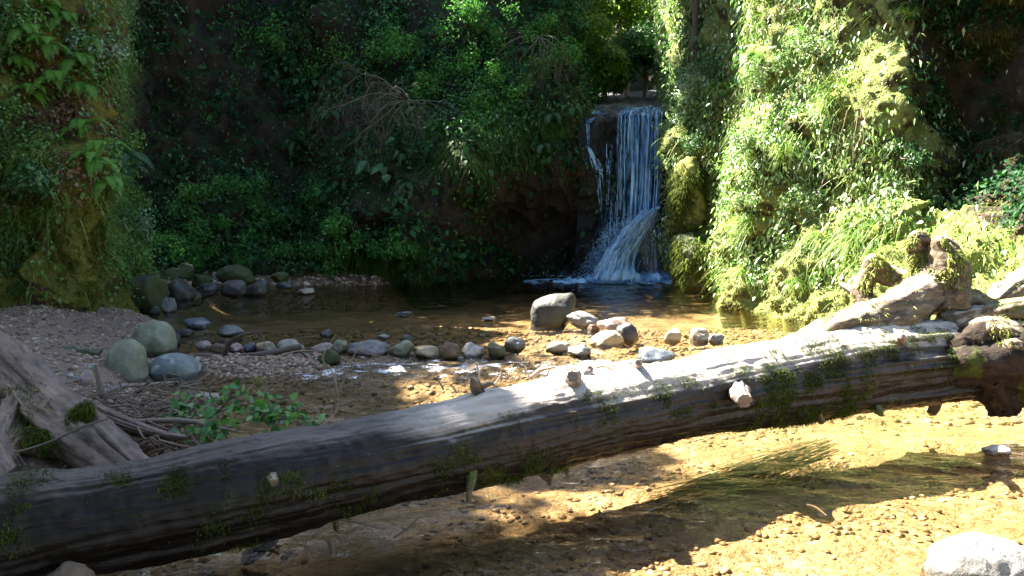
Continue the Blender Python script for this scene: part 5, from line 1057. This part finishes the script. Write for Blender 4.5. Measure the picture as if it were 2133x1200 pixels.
P, N = CB.pick(1100, 90); brush(P+N*.5, [(-1, -.5, -.4), (-.5, -.8, -.8), (.5, -.6, -.6), (1, -.5, -.5), (0, -.8, -.9), (.7, -.6, .1), (-.7, -.6, .3), (1, -.4, -.1), (-1, -.4, 0)], 1.1, 'fine brown dead brushwood drooping above the hump left of the waterfall', 'twig_shade', r0=.013, sag=.9, depth=5)
P, N = CL.pick(235, 20); brush(P+N*.1, [(1, -.5, -.1), (.9, -.4, .5), (.8, -.3, -.5)], .45, 'bare pale twigs at the top right of the left cliff', depth=2, r0=.009)
P, N = CR.pick(1640, 30); brush(P+N*.1, [(-.7, -.5, .6), (-.3, -.8, .9), (.2, -.8, .5)], .35, 'bare brown twigs at the top of the sunlit cliff', 'twig', depth=2, r0=.008)
# hanging roots and vines on the right cliff
for px, y0, y1 in [(1650, 160, 262), (1658, 170, 240), (1643, 255, 275), (1632, 190, 265), (1766, 230, 330), (1780, 235, 340), (1790, 225, 330), (1755, 250, 330), (1800, 240, 300), (1745, 230, 290), (1888, 310, 400), (1893, 320, 405), (1690, 330, 420), (1720, 350, 420), (1775, 390, 440), (1550, 180, 250), (1400, 330, 470)]:
    P, N = CR.pick(px, y0); h = (y1-y0)/FPX*P[1]; P = P+N*.10; q = [P, P+N*.05-[0, 0, h*.3], P+N*.06+rng.normal(size=3)*.03-[0, 0, h*.65], P+N*.05+rng.normal(size=3)*.03-[0, 0, h]]
    g = Geo(); add_tube(g, q, [.009, .007, .006, .003], n=14, seg=5); tag(g.build('hanging_root', M['twig'], origin=P), 'thin brown root hanging down over the right cliff', 'root', 'roots hanging over the right cliff')
# light green leaf on the dark water, floating leaves
def one_leaf(px, py, s, m_, label, z=.012, D=None):
    P = gd(px, py, z) if D is None else pt(px, py, D); g = Geo(); add_leaves(g, P[None], np.array([[0, -.25, 1.]]), s, rng, LEAF6, 0, .1, nj=.05, tdir=(1, .1, 0)); return tag(g.build('leaf', M[m_], origin=P), label, 'leaf')
M['pale_leaf'] = leaf_mat('pale_floating_leaf', (.30, .48, .30), (.42, .60, .40)); M['yellow_leaf'] = leaf_mat('yellow_leaf', (.55, .32, .03), (.65, .42, .05)); M['red_leaf'] = leaf_mat('red_leaf', (.40, .07, .02), (.5, .12, .03))
one_leaf(408, 1152, .13, 'pale_leaf', 'pale green leaf lying in the dark under the trunk'); one_leaf(862, 724, .07, 'yellow_leaf', 'yellow leaf stuck between two stones of the row', z=.12)
one_leaf(452, 755, .07, 'red_leaf', 'orange red leaf on the gravel spit under the curved branch', z=.07)
# long water weed streaming with the current
g = Geo(); n = 520; px = rng.uniform(0, 1, n); cx = 1440+310*px; cyy = 996-82*px+rng.normal(size=n)*np.interp(px, [0, .3, .8, 1], [5, 9, 13, 8])
P = np.array([gd(a, b, 0) for a, b in zip(cx, cyy)]); P[:, 2] = -.03-.04*rng.random(n)
Dr = np.tile(gd(1200, 1045)-gd(1700, 900), (n, 1)); Dr = unit(Dr)+rng.normal(size=(n, 3))*np.array([.10, .10, .02]); L = .3+.5*rng.random(n)
add_blades(g, P, Dr, L, .006, rng, .04, 6); M['weed'] = leaf_mat('water_weed_blade', (.006, .014, .004), (.010, .024, .007), (.03, .055, .022), .4, .2)
tag(g.build('water_weed', M['weed'], smooth=False), kind='stuff')
